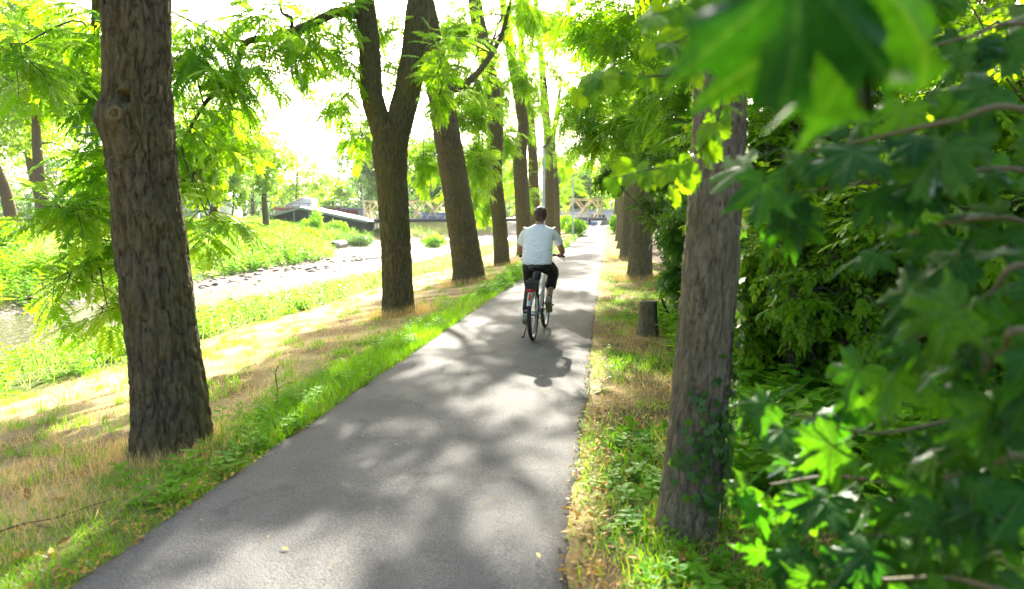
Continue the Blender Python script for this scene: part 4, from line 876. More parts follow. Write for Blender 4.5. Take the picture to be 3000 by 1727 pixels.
mp = empty('maple_sapling', (1.75, 1.55, .1)); tag(mp, 'dark green maple sapling with big lobed leaves at the right front', 'tree')
NV = (-.35, -.62, .70)
def mbranch(pts, r0=.008, size=.10, step=.16, droop=.55, nrm=NV, **k): leafy_branch(mp, pts, r0, ML, size, step, M['redstem'], nrm, droop, **k)
V, F = tube_np(spline(np.array([(1.75, 1.55, .05), (1.72, 1.6, .6), (1.6, 1.62, 1.2), (1.62, 1.55, 1.9), (1.7, 1.5, 2.6)]) - np.array(mp.location), 20), np.linspace(.022, .010, 20), 8); obj('trunk', mesh_np('trunk', V, F, None, True), M['twig'], mp)
for (pts, size, step) in [
    ([(1.6, 1.62, .95), (1.26, 1.6, 1.111), (1.024, 1.55, 1.096), (.81, 1.5, 1.082), (.634, 1.5, 1.129)], .105, .13),
    ([(1.65, 1.6, .75), (1.198, 1.5, .93), (.956, 1.5, .949), (.78, 1.58, .95), (.66, 1.68, .89)], .105, .11),
    ([(1.7, 1.6, .6), (1.13, 1.4, .827), (.887, 1.45, .858), (.76, 1.55, .816), (.69, 1.62, .76)], .105, .11),
    ([(1.62, 1.55, 1.6), (.977, 1.3, 1.759), (.819, 1.3, 1.744), (.698, 1.4, 1.718), (.583, 1.5, 1.695)], .10, .11),
    ([(1.62, 1.55, 1.5), (1.138, 1.5, 1.66), (.953, 1.5, 1.66), (.779, 1.5, 1.643), (.653, 1.6, 1.621)], .10, .12),
    ([(1.6, 1.6, 1.3), (1.0, 1.3, 1.472), (.919, 1.3, 1.425), (.862, 1.35, 1.355), (.805, 1.4, 1.296)], .11, .14),
    ([(1.66, 1.52, 1.9), (1.186, 1.6, 2.001), (1.041, 1.6, 1.975), (.906, 1.6, 1.939)], .10, .11),
    ([(1.6, 1.6, 1.2), (.855, 1.1, 1.38), (.805, 1.1, 1.353), (.803, 1.15, 1.294)], .10, .15),
    ([(1.7, 1.58, .55), (.975, 1.2, .861), (.848, 1.25, .873), (.77, 1.33, .827), (.70, 1.38, .80)], .10, .12),
    ([(1.62, 1.56, 1.4), (1.147, 1.5, 1.547), (1.048, 1.5, 1.564), (.978, 1.6, 1.546), (.941, 1.7, 1.505)], .10, .13),
    ([(1.62, 1.6, 1.0), (.951, 1.2, 1.14), (.872, 1.2, 1.117), (.818, 1.25, 1.075)], .10, .14),
    ([(1.66, 1.52, 2.0), (1.3, 1.7, 2.2), (1.05, 1.8, 2.15), (.9, 1.8, 2.1)], .10, .11)]:
    mbranch(pts, .007, size, step, start=.3)
# the branch end that hangs close to the lens
nb = spline([(1.66, 1.52, 2.1), (.8, .9, 2.0), (.441, .68, 1.89), (.367, .66, 1.845), (.313, .66, 1.83), (.25, .66, 1.81)], 24)
V, F = tube_np(nb - np.array(mp.location), np.linspace(.007, .002, 24), 6); obj('branch', mesh_np('branch', V, F, None, True), M['redstem'], mp)
put_leaf(mp, ML, (.262, .645, 1.785), (-.05, .04, -1), (-.1, -.9, .12), .150)
put_leaf(mp, ML, (.325, .66, 1.795), (.06, .05, -1), (.05, -.9, .15), .165)
put_leaf(mp, ML, (.235, .64, 1.80), (-.35, .3, -.15), (-.1, .1, 1), .045)

hz = empty('hazel_branch', (.95, 2.45, 2.1)); tag(hz, 'light green serrated leaves on a branch hanging before the ivy trunk', 'branch')
def hbranch(pts, size=.074, step=.042, nrm=(-.25, -.7, .55)): leafy_branch(hz, pts, .0055, HL, size, step, M['twig'], nrm, .75, False, .3, .38, .08)
hbranch([(.766, 2.3, 2.36), (.678, 2.25, 2.143), (.552, 2.2, 2.032), (.416, 2.15, 1.998), (.285, 2.1, 1.999), (.213, 2.1, 1.958)])
hbranch([(.757, 2.3, 2.194), (.683, 2.25, 1.98), (.634, 2.2, 1.834), (.547, 2.2, 1.745), (.422, 2.15, 1.716), (.314, 2.1, 1.688)])
hbranch([(.9, 2.4, 2.5), (.705, 2.2, 2.359), (.592, 2.1, 2.231), (.474, 2.0, 2.156), (.364, 1.9, 2.105)], .075)
hbranch([(.8, 2.4, 2.25), (.781, 2.4, 2.102), (.746, 2.5, 1.984), (.719, 2.5, 1.914)])
hbranch([(.68, 2.25, 2.14), (.60, 2.2, 2.16), (.50, 2.15, 2.10), (.42, 2.1, 2.08)])
hbranch([(1.0, 2.5, 2.6), (.85, 2.4, 2.45), (.72, 2.3, 2.42), (.60, 2.2, 2.36), (.5, 2.1, 2.3)], .07)
hbranch([(.634, 2.2, 1.834), (.60, 2.3, 1.78), (.56, 2.35, 1.68)])

# ivy on the near right trunk
iv = empty('ivy', (.88, 3.15, 0)); tag(iv, 'dark ivy climbing the lower part of the near right trunk', 'ivy')
q1 = spline(PR1, 80); rad1 = np.interp(np.linspace(0, 1, 80), np.linspace(0, 1, 11), [.165, .155, .138, .131, .126, .118, .115, .112, .11, .09, .04]); zz = q1[:, 2]
def on_trunk(z, ang, off=.012):
    c_ = np.array([np.interp(z, zz, q1[:, 0]), np.interp(z, zz, q1[:, 1]), z]); r_ = .165 - .03 * min(1, z / .5) - .012 * max(0, z - .5); n_ = np.array([math.cos(R(ang)), math.sin(R(ang)), 0])
    return c_ + n_ * (r_ + off), n_
for (a0, a1, z0, z1) in [(-60, -80, .0, .95), (-20, -50, .0, .9), (-95, -105, .25, .72), (-40, -5, .3, 1.35), (-10, 5, .2, 1.9)]:
    pts = [on_trunk(z0 + (z1 - z0) * t, a0 + (a1 - a0) * t + 10 * math.sin(7 * t), .003)[0] for t in np.linspace(0, 1, 16)]
    V, F = tube_np(np.array(pts) - np.array(iv.location), .004, 5); obj('vine', mesh_np('vine', V, F, None, True), M['twig'], iv)
for i in range(280):
    if i < 180: z = random.gauss(.46, .17); ang = random.gauss(-62, 34)
    elif i < 235: z = random.uniform(.1, 1.1); ang = random.gauss(-15, 14)
    else: z = random.uniform(.6, 2.0); ang = random.gauss(0, 10)
    z = max(.02, z); p, n_ = on_trunk(z, ang, .012 + .035 * random.random())
    put_leaf(iv, IL, p, unit(np.array([random.gauss(0, .5), random.gauss(0, .3), -.8])), unit(n_ + np.array([0, 0, .35]) + rng.normal(0, .3, 3)), random.uniform(.026, .046))
# sprig growing out of the knot of the near left trunk
sg_ = empty('walnut_sprig', (-2.66, 4.50, 2.14)); tag(sg_, 'small pale sprig growing from the knot of the near left trunk', 'plant')
for i in range(9):
    a = math.pi + random.gauss(0, .55); put_leaf(sg_, HL, (-2.67 - .10 * random.random(), 4.50 - .03 * random.random(), 2.14 + .05 * random.gauss(0, 1)), (math.cos(a), -.3, random.gauss(-.05, .3)), (0, -.5, 1), .055)
V, F = tube_np(spline([(.06, .02, 0), (-.02, 0, .02), (-.10, -.02, .01)], 6), .003, 5); obj('stem', mesh_np('stem', V, F, None, True), M['stem'], sg_)

# the sawn stump
st = empty('tree_stump', (1.847, 9.168, float(terrain(1.847, 9.168)))); tag(st, 'short sawn off tree stump standing on the right verge', 'stump')
V, F = trunk_np([(0, 0, -.08), (0, 0, .1), (0, .0, .3), (-.005, 0, .455)], [.15, .125, .112, .112], 60, 60, depth=.012, cell=(.03, .12), seed=5, flare=.25); obj('bark', mesh_np('bark', V, F, None, True), M['bark_right'], st)
m, nt, p, out = newmat('sawn_wood'); tc = N(nt, 'ShaderNodeTexCoord'); wv = N(nt, 'ShaderNodeTexWave', wave_type='RINGS', rings_direction='Z', Scale=28.0, Distortion=3.0); nt.links.new(tc.outputs['Object'], wv.inputs['Vector'])
nt.links.new(ramp(nt, wv.outputs[0], [(0, (.06, .05, .04)), (1, (.15, .125, .10))]).outputs[0], p.inputs['Base Color']); p.inputs['Roughness'].default_value = .9
mb = MB(); mb.lathe([(.112, .44), (.110, .462), (.06, .468), (.001, .464)], 40); mb.build('cut_face', m, st, True)

# ------------------------------------------------------------------ bicycle and rider
BIKE_RZ = -math.atan2(.207, 1.094); BIKE_LOC = (.268, 8.556, .045)
M['tyre'] = plain('black_rubber', (.018, .018, .018), .75); M['rim'] = plain('alloy_rim', (.55, .56, .57), .3, .9, .04)
M['bike_white'] = plain('silver_white_frame', (.62, .63, .64), .3, .1, .03); M['bike_red'] = plain('dark_red_decal', (.30, .02, .025), .35, 0, .05)
M['bike_black'] = plain('black_plastic', (.016, .016, .017), .35, 0, .1); M['rubber_grip'] = plain('grip_rubber', (.02, .02, .02), .8)
M['red_lens'] = plain('red_reflector', (.55, .015, .015), .15, 0, .05); M['orange_lens'] = plain('orange_reflector', (.75, .22, .02), .2, 0, .05)
M['chrome'] = plain('polished_alloy', (.6, .6, .6), .2, .9, .03)
bk = empty('bicycle', BIKE_LOC, BIKE_RZ); tag(bk, 'white and black electric bicycle with a battery on the rear rack', 'bicycle')
def part(mb, name, mat, parent=bk, smooth=True): return mb.build(name, M[mat], parent, smooth)
WR = .345
def wheel(y, sx, hub_r, hub_w):
    w = empty('wheel', (0, y, WR)); w.parent = bk; w['label'] = 'rear wheel with black tyre and silver rim' if y < .5 else 'front wheel with black tyre and silver rim'
    a = np.linspace(0, 2 * np.pi, 49)
    def ringtube(r, q, n, sq=1.0):
        P = np.column_stack([0 * a, np.cos(a) * r, np.sin(a) * r]); mb = MB()
        b = np.linspace(0, 2 * np.pi, n, endpoint=False)
        V = P[:, None, :] + q * (np.cos(b)[None, :, None] * np.column_stack([0 * a, np.cos(a), np.sin(a)])[:, None, :] + sq * np.sin(b)[None, :, None] * np.array([1., 0, 0]))
        i = np.arange(n); F = np.concatenate([np.stack([j * n + i, j * n + (i + 1) % n, (j + 1) * n + (i + 1) % n, (j + 1) * n + i], 1) for j in range(48)])
        mb.add(V.reshape(-1, 3), F); return mb
    part(ringtube(.321, .025, 10, 1.0), 'tyre', 'tyre', w); part(ringtube(.300, .010, 8, 1.25), 'rim', 'rim', w)
    mb = MB()
    for k in range(28):
        t = 2 * math.pi * k / 28; s = hub_w * .5 * (1 if k % 2 else -1); q = t + .35 * (1 if k % 4 < 2 else -1)
        mb.tube([(s, math.cos(q) * hub_r * .9, math.sin(q) * hub_r * .9), (0, math.cos(t) * .297, math.sin(t) * .297)], .0016, 4, False)
    part(mb, 'spokes', 'chrome', w)
    mb = MB(); mb.lathe([(.001, -.068), (.012, -.068), (.012, -hub_w / 2), (hub_r, -hub_w / 2 + .004), (hub_r, hub_w / 2 - .004), (.012, hub_w / 2), (.012, .068), (.001, .068)], 18, Euler((0, R(90), 0)).to_matrix().to_4x4()); part(mb, 'hub', 'chrome', w)
    # mudguard
    g = np.linspace(R(22), R(172), 24) if y < .5 else np.linspace(R(20), R(150), 22); V = []
    for t in g:
        for (x, r_) in ((-.030, .348), (-.022, .362), (0, .368), (.022, .362), (.030, .348)): V.append((x, -math.cos(t) * r_ if y < .5 else math.cos(t + R(25)) * r_, math.sin(t) * r_ if y < .5 else math.sin(t + R(25)) * r_))
    F = [[j * 5 + i, j * 5 + i + 1, (j + 1) * 5 + i + 1, (j + 1) * 5 + i] for j in range(len(g) - 1) for i in range(4)]
    mb = MB(); mb.add(V, F); o = part(mb, 'mudguard', 'bike_black' if y > .5 else 'rim', w)
wheel(0, 0, .034, .09); wheel(1.113, 0, .022, .07)
mb = MB()
BB = np.array([0, .46, .285]); ST = np.array([0, .30, .80]); HT = np.array([0, .93, .86]); HB_ = np.array([0, .965, .72])
mb.tube([BB, ST], .019, 10); mb.tube(spline([HB_, (0, .72, .46), BB + [0, .03, .02]], 12), .026, 10); mb.tube([HT, HB_], .022, 10); mb.tube(spline([(0, .95, .80), (0, .72, .58), (0, .40, .50)], 10), .018, 10)
for s in (-1, 1):
    mb.tube([(s * .06, .0, WR), (s * .025, .20, .52), (s * .012, .355, .60)], .008, 8); mb.tube([(s * .06, 0, WR), (s * .045, .25, .30), BB + [s * .02, 0, 0]], .010, 8)
part(mb, 'frame', 'bike_white')
mb = MB(); mb.tube([(.0, .40, .475), (0, .345, .655)], .0205, 10, False); part(mb, 'frame_decal', 'bike_red')
mb = MB(); mb.tube([(0, .945, .79), (0, .97, .70)], .020, 8)
for s in (-1, 1): mb.tube(spline([(s * .03, .972, .69), (s * .055, 1.0, .60), (s * .058, 1.08, .42), (s * .058, 1.113, WR)], 10), .013, 8)
part(mb, 'fork', 'bike_white')
mb = MB(); mb.tube([(0, .94, .85), (0, .90, 1.02)], .015, 8); mb.tube(spline([(-.295, .74, 1.03), (-.20, .83, 1.045), (-.08, .91, 1.03), (0, .92, 1.02), (.08, .91, 1.03), (.20, .83, 1.045), (.295, .74, 1.03)], 30), .0115, 8); part(mb, 'handlebar', 'bike_black')
for s in (-1, 1):
    mb = MB(); mb.tube([(s * .20, .832, 1.045), (s * .305, .728, 1.029)], .0165, 10); part(mb, 'grip', 'rubber_grip')
    mb = MB(); mb.tube(spline([(s * .17, .87, 1.04), (s * .21, .88, 1.02), (s * .27, .84, .995), (s * .30, .81, .975)], 8), .007, 6); mb.box((s * .165, .865, 1.045), (.05, .03, .035)); part(mb, 'brake_lever', 'bike_black')
mb = MB()   # saddle: broad tail, narrow nose
V = []; n = 14
for (y, w, z, h) in [(.13, .02, .915, .02), (.15, .085, .92, .045), (.19, .105, .925, .055), (.25, .085, .925, .05), (.32, .045, .92, .04), (.40, .028, .92, .035), (.43, .008, .915, .015)]:
    for i in range(n): a = 2 * math.pi * i / n; V.append((w * math.cos(a), y, z + h * (.55 * math.sin(a) if math.sin(a) > 0 else 1.0 * math.sin(a))))
mb.add(V, [[j * n + i, j * n + (i + 1) % n, (j + 1) * n + (i + 1) % n, (j + 1) * n + i] for j in range(6) for i in range(n)])
mb.tube([ST - [0, 0, .05], (0, .265, .90)], .0135, 8); part(mb, 'saddle', 'bike_black')
mb = MB()   # rolled pouch under the saddle
mb.lathe([(.001, -.08), (.04, -.075), (.052, -.04), (.054, .04), (.042, .075), (.001, .08)], 16, Matrix.Translation((.02, .15, .80)) @ Euler((0, R(12), 0)).to_matrix().to_4x4()); part(mb, 'saddle_bag', 'bike_black')
mb = MB()
for s in (-1, 1):
    mb.tube(spline([(s * .065, .17, .765), (s * .065, -.12, .765), (s * .06, -.20, .755)], 8), .006, 6)
    mb.tube(spline([(s * .067, -.13, .765), (s * .066, -.06, .60), (s * .065, .0, .36)], 6), .0055, 6); mb.tube([(s * .067, .02, .765), (s * .065, .01, .37)], .0055, 6)
    mb.tube([(s * .067, -.20, .755), (s * .07, -.19, .60), (s * .068, -.10, .55)], .005, 6)
for y in (-.2, -.1, .02, .14): mb.tube([(-.065, y, .765), (.065, y, .765)], .005, 6)
mb.tube(spline([(-.035, -.16, .77), (-.03, -.15, .80), (.03, -.15, .80), (.035, -.16, .77)], 10), .005, 6)
part(mb, 'rear_rack', 'bike_black')
bm = bmesh.new(); bmesh.ops.create_cube(bm, size=1); bmesh.ops.scale(bm, vec=(.118, .34, .075), verts=bm.verts); bmesh.ops.translate(bm, vec=(0, -.025, .715), verts=bm.verts); bmesh.ops.bevel(bm, geom=list(bm.edges), offset=.012, segments=2, affect='EDGES')
me = bpy.data.meshes.new('battery'); bm.to_mesh(me); bm.free(); obj('battery', me, M['bike_black'], bk)
mb = MB(); mb.box((0, -.215, .655), (.105, .022, .032)); part(mb, 'rear_light', 'red_lens', smooth=False)
mb = MB(); mb.box((.0, -.292, .585), (.03, .006, .09), (R(-38), 0, 0)); part(mb, 'mudguard_reflector', 'red_lens', smooth=False)
mb = MB(); mb.tube([(-.055, .03, .32), (-.085, .0, .17), (-.115, -.04, .055)], .008, 8); mb.tube([(-.108, -.02, .052), (-.135, -.055, .045)], .013, 8); part(mb, 'kickstand', 'bike_black')
CR = .17; ca = R(38)
for s in (1, -1):
    pe = BB + np.array([s * .085, s * CR * math.cos(ca), s * CR * math.sin(ca)])
    mb = MB(); mb.tube([BB + [s * .06, 0, 0], pe], .011, 8); part(mb, 'crank', 'chrome')
    pd = empty('pedal', tuple(pe + [s * .055, 0, 0])); pd.parent = bk
    mb = MB(); mb.box((0, 0, 0), (.095, .075, .022)); part(mb, 'pedal_body', 'bike_black', pd, False)
    mb = MB(); mb.box((0, -.0395, 0), (.05, .004, .012)); part(mb, 'reflector', 'orange_lens', pd, False)
mb = MB(); mb.lathe([(.001, .045), (.095, .045), (.10, .052), (.095, .06), (.001, .06)], 28, Matrix.Translation(tuple(BB)) @ Euler((0, R(90), 0)).to_matrix().to_4x4())
mb.tube([BB + [.052, -.02, .085], (.052, .02, WR + .035)], .007, 6); mb.tube([BB + [.052, -.02, -.085], (.052, .02, WR - .035)], .007, 6); part(mb, 'chain_guard', 'bike_black')

def remeshed(name, mb, mat, parent, voxel, smooth_it=4):
    """joins the overlapping shapes into one continuous skin"""
    o = mb.build(name, mat, parent, True)
    r = o.modifiers.new('r', 'REMESH'); r.mode = 'VOXEL'; r.voxel_size = voxel; r.use_smooth_shade = True
    s = o.modifiers.new('s', 'SMOOTH'); s.factor = .5; s.iterations = smooth_it
    dg = bpy.context.evaluated_depsgraph_get(); me = bpy.data.meshes.new_from_object(o.evaluated_get(dg)); me.name = name
    old = o.data; o.modifiers.clear(); o.data = me; bpy.data.meshes.remove(old)
    if not me.materials: me.materials.append(mat)
    me.polygons.foreach_set('use_smooth', np.ones(len(me.polygons), bool))
    return o
def loft(mb, secs, n=20):
    """closed body of elliptic sections (centre, half width, half depth)"""
    V = []
    for (c_, w, d) in secs:
        for i in range(n): a = 2 * math.pi * i / n; V.append((c_[0] + w * math.cos(a), c_[1] + d * math.sin(a), c_[2]))
    k = len(secs); V += [secs[0][0], secs[-1][0]]
    mb.add(V, [[j * n + i, j * n + (i + 1) % n, (j + 1) * n + (i + 1) % n, (j + 1) * n + i] for j in range(k - 1) for i in range(n)])
    m = mb.n - len(V); mb.F3.append(np.array([[m + (i + 1) % n, m + i, m + k * n] for i in range(n)] + [[m + (k - 1) * n + i, m + (k - 1) * n + (i + 1) % n, m + k * n + 1] for i in range(n)]))
def limb(mb, P, r, n=14, k=18): mb.tube(spline(P, k), np.interp(np.linspace(0, 1, k), np.linspace(0, 1, len(r)), r), n)
def ball(mb, c_, r): 
    pr = [(max(.001, math.sin(t)), -math.cos(t)) for t in np.linspace(0, math.pi, 9)]
    mb.lathe(pr, 14, Matrix.Translation(c_) @ Matrix.Diagonal((*r, 1)))
M['skin'] = plain('skin', (.46, .25, .17), .55, 0, .10, 25); M['shirt'] = plain('white_cotton', (.90, .88, .90), .9, 0, .03, 60, .2)
M['trouser'] = plain('black_trousers', (.012, .012, .014), .8, 0, .3, 20, .3); M['hair'] = plain('brown_hair', (.065, .028, .014), .5, 0, .45, 70, .5, .5)
M['shoe'] = plain('grey_green_shoe', (.33, .34, .26), .7, 0, .15, 40); M['sole'] = plain('olive_sole', (.20, .20, .09), .8, 0, .2, 60, bump=.5); M['sock'] = plain('black_sock', (.015, .015, .015), .9)
SH = {1: [(.165, .50, 1.405), (.24, .545, 1.27), (.272, .60, 1.15), (.285, .70, 1.095), (.268, .775, 1.062)]}
SH[-1] = [(-x, y, z) for x, y, z in SH[1]]
HIP = {s: (s * .10, .36, .93) for s in (1, -1)}
KNEE = {1: (.15, .775, .80), -1: (-.14, .63, .60)}; ANK = {1: (.135, .475, .475), -1: (-.135, .245, .285)}
mb = MB()
loft(mb, [((0, .30, .90), .14, .11), ((0, .31, 1.0), .165, .11), ((0, .36, 1.15), .17, .11), ((0, .43, 1.30), .17, .105), ((0, .475, 1.40), .15, .085), ((0, .49, 1.44), .07, .06)])
limb(mb, [(0, .485, 1.40), (.002, .51, 1.48), (.006, .535, 1.53)], [.062, .056, .055])
ball(mb, (.010, .550, 1.590), (.073, .092, .105)); ball(mb, (.012, .580, 1.550), (.056, .062, .062))
limb(mb, [(.016, .640, 1.590), (.017, .663, 1.570), (.016, .645, 1.560)], [.010, .016, .010], 8, 6)
for s in (-1, 1):
    ball(mb, (.010 + s * .075, .550, 1.580), (.012, .022, .034))
    limb(mb, SH[s], [.055, .048, .041, .037, .026])
    h = np.array(SH[s][-1]); gx = np.array([s * .252, .780, 1.038])
    ball(mb, tuple(h * .45 + gx * .55 + [0, 0, .012]), (.038, .044, .026))
    for k in range(4):     # four fingers closed round the grip
        c0 = np.array([s * (.222 + .020 * k), .808 - .020 * k, 1.045]); f = .0092
        limb(mb, [c0 + [0, -.02, .020], c0 + [0, .016, .022], c0 + [0, .030, .0], c0 + [0, .016, -.022], c0 + [0, -.006, -.022]], [f * 1.1, f, f, f * .9, f * .8], 7, 12)
    limb(mb, [np.array([s * .215, .775, 1.06]), np.array([s * .198, .80, 1.045]), np.array([s * .196, .822, 1.025])], [.013, .011, .009], 7, 6)
    limb(mb, [HIP[s], KNEE[s], ANK[s]], [.075, .052, .036])
    limb(mb, [ANK[s], (ANK[s][0], ANK[s][1] + .03, ANK[s][2] - .05)], [.036, .034])
person = remeshed('person', mb, M['skin'], None, .0095, 2)
person.location = BIKE_LOC; person.rotation_euler = (0, 0, BIKE_RZ)
tag(person, 'person in white T-shirt and black trousers cycling away, seen from behind', 'person')
mb = MB()
loft(mb, [((0, .285, .945), .185, .135), ((0, .29, .96), .196, .145), ((0, .31, 1.02), .200, .150), ((0, .345, 1.12), .196, .148), ((0, .40, 1.24), .196, .135), ((0, .445, 1.33), .195, .122), ((0, .47, 1.39), .175, .105), ((0, .485, 1.43), .125, .08), ((0, .495, 1.465), .066, .062)], 28)
for s in (-1, 1): limb(mb, [(s * .10, .47, 1.375), (s * .165, .49, 1.355), (s * .215, .53, 1.29), (s * .255, .57, 1.205)], [.060, .066, .066, .067])
# wrinkles across the back
sh = remeshed('t_shirt', mb, M['shirt'], person, .010, 12)
co = np.empty(len(sh.data.vertices) * 3, np.float32); sh.data.vertices.foreach_get('co', co); co = co.reshape(-1, 3); no_ = np.empty_like(co); sh.data.vertices.foreach_get('normal', no_.reshape(-1)) if False else None
nn = np.array([v.normal[:] for v in sh.data.vertices]); w = sstep(1.42, 1.05, co[:, 2]); rip = np.sin(co[:, 2] * 120 + co[:, 0] * 38 + 3.5 * fbm(co[:, 0] * 9, co[:, 2] * 9, 4) * 4) * (.3 + fbm(co[:, 0] * 6, co[:, 2] * 10, 8))
co = co + nn * (rip * .0016 * (.2 + w) - .010 * (1 - np.clip(np.abs(2 * fbm(co[:, 0] * 5 + co[:, 2] * 4, co[:, 2] * 13 - co[:, 0] * 6, 12) - .94) / .16, 0, 1)) * (.25 + w) + .012 * (fbm(co[:, 0] * 7, co[:, 2] * 7, 9) - .47))[:, None]; sh.data.vertices.foreach_set('co', co.astype(np.float32).ravel())
mb = MB(); loft(mb, [((0, .30, .86), .14, .12), ((0, .295, .90), .178, .14), ((0, .30, .97), .186, .142), ((0, .31, 1.03), .175, .13)], 24)
limb(mb, [HIP[1], (.135, .60, .87), KNEE[1], (.145, .68, .705), (.14, .60, .62)], [.105, .095, .080, .076, .074]); limb(mb, [HIP[-1], (-.125, .53, .76), KNEE[-1], (-.14, .47, .47), (-.137, .30, .33)], [.105, .092, .078, .068, .056])
remeshed('trousers', mb, M['trouser'], person, .014, 3)
mb = MB(); ball(mb, (.010, .538, 1.600), (.092, .102, .106)); ball(mb, (.010, .497, 1.550), (.080, .058, .062)); hr = remeshed('hair', mb, M['hair'], person, .008, 2)
co = np.array([v.co[:] for v in hr.data.vertices]); nn = np.array([v.normal[:] for v in hr.data.vertices])
face = sstep(.585, .62, co[:, 1]) * (1 - sstep(1.615, 1.65, co[:, 2])) + .5 * sstep(.56, .60, co[:, 1]) * (1 - sstep(1.575, 1.615, co[:, 2]))
co = co + nn * ((fbm(co[:, 0] * 70, co[:, 2] * 18, 3) - .47) * .022 - .03 * np.clip(face, 0, 1))[:, None]; hr.data.vertices.foreach_set('co', co.astype(np.float32).ravel())
mb = MB(); mb.tube([(.090, .545, 1.590), (.088, .615, 1.595), (.075, .650, 1.593), (-.055, .650, 1.593), (-.068, .615, 1.595), (-.070, .545, 1.590)], .0025, 5)
for s in (-1, 1): mb.lathe([(.024, 0), (.026, .003), (.024, .006)], 14, Matrix.Translation((.01 + s * .033, .647, 1.587)) @ Euler((R(90), 0, 0)).to_matrix().to_4x4())
mb.build('glasses', M['rim'], person, True)
mb = MB()
for s in (-1, 1): ball(mb, (.012 + s * .03, .635, 1.587), (.011, .008, .006))
mb.build('eyes', plain('eyes', (.3, .3, .3), .3), person, True)
mb = MB(); limb(mb, [(-.012, .643, 1.528), (.012, .648, 1.526), (.036, .643, 1.528)], [.003, .006, .003], 6, 6); mb.build('mouth', plain('lips', (.35, .12, .10), .5), person, True)
for s in (-1, 1):
    A_ = np.array(ANK[s]); tilt = R(-38) if s > 0 else R(-18); f = np.array([0, math.cos(tilt), math.sin(tilt)]); u = np.array([0, -math.sin(tilt), math.cos(tilt)])
    mb = MB(); limb(mb, [A_ + u * .045, A_ - u * .02], [.041, .043]); mb.build('sock', M['sock'], person, True)
    so = empty('shoe', (0, 0, 0)); so.parent = person
    def shape(secs, flat):
        V = []; n = 18
        for (t, w, h0, h1) in secs:
            for i in range(n):
                a = 2 * math.pi * i / n; e = math.sin(a); hh = (h0 + h1) / 2 + (h1 - h0) / 2 * np.sign(e) * abs(e) ** .6
                V.append(A_ + f * t + u * hh + np.array([w * np.sign(math.cos(a)) * abs(math.cos(a)) ** .7, 0, 0]))
        k = len(secs); mb = MB(); mb.add(V, [[j * n + i, j * n + (i + 1) % n, (j + 1) * n + (i + 1) % n, (j + 1) * n + i] for j in range(k - 1) for i in range(n)])
        V = np.array(V); mb.add(np.concatenate([V[:n], [V[:n].mean(0)], V[-n:], [V[-n:].mean(0)]]), [[(i + 1) % n, i, n] for i in range(n)] + [[n + 1 + i, n + 1 + (i + 1) % n, 2 * n + 1] for i in range(n)])
        return mb
    shape([(-.085, .022, -.075, -.01), (-.07, .034, -.085, .012), (-.03, .040, -.085, .022), (.03, .041, -.085, .012), (.09, .044, -.085, -.02), (.14, .042, -.085, -.04), (.178, .028, -.082, -.055), (.19, .01, -.078, -.066)], False).build('upper', M['shoe'], so, True)
    shape([(-.093, .024, -.105, -.070), (-.075, .038, -.108, -.070), (-.02, .040, -.105, -.072), (.05, .041, -.103, -.072), (.12, .047, -.105, -.072), (.17, .036, -.100, -.070), (.198, .012, -.092, -.072)], True).build('sole', M['sole'], so, True)

# ------------------------------------------------------------------ lamps, bridge, buildings, far trees
UB = MB(); UB.box((0, 0, 0), (1, 1, 1)); _ub = {}
def beam(name, p0, p1, w, h, mat, parent):
    """straight bar from p0 to p1 (shared unit box)"""
    if mat not in _ub: me = UB.mesh('bar_' + mat); me.materials.append(M[mat]); _ub[mat] = me
    o = bpy.data.objects.new(name, _ub[mat]); COL.objects.link(o); o.parent = parent
    p0, p1 = Vector(p0), Vector(p1); d = p1 - p0; q = d.to_track_quat('Y', 'Z')
    o.location = (p0 + p1) / 2; o.rotation_mode = 'QUATERNION'; o.rotation_quaternion = q; o.scale = (w, d.length, h)
    return o
def lamp(x, y, H, label, rz=0.0, arm=.5):
    z = float(terrain(x, y)); t = empty('street_lamp', (x, y, z), rz); tag(t, label, 'lamp', 'lamp posts by the path')
    mb = MB(); mb.lathe([(.085, -.1), (.085, .9), (.062, .95), (.045, H - .05), (.001, H - .05)], 14); mb.build('post', M['lamp_grey'], t, True)
    mb = MB(); V = []
    for (u, w, zt, zb) in [(-.06, .05, H - .02, H - .12), (.10, .075, H + .03, H - .07), (.35, .07, H + .09, H + .035), (arm, .05, H + .115, H + .075)]: V += [(u, -w, zb), (u, w, zb), (u, w * .8, zt), (u, -w * .8, zt)]
    F = [[j * 4 + i, j * 4 + (i + 1) % 4, (j + 1) * 4 + (i + 1) % 4, (j + 1) * 4 + i] for j in range(3) for i in range(4)] + [[3, 2, 1, 0], [12, 13, 14, 15]]
    mb.add(V, F); mb.build('lamp_head', M['lamp_dark'], t)
    return t
lamp(1.38, 30, 4.8, 'tall grey lamp post rising behind the cyclist', R(-8))
lamp(4.66, 52.5, 4.8, 'smaller lamp post standing before the bridge on the left path edge', R(-8), .6)
lamp(9.9, 69, 4.4, 'thin lamp post among the far trunks on the right', R(170), .5)
lamp(-20.1, 93, 4.6, 'thin bent lamp post at the left end of the bridge', R(150), .9)

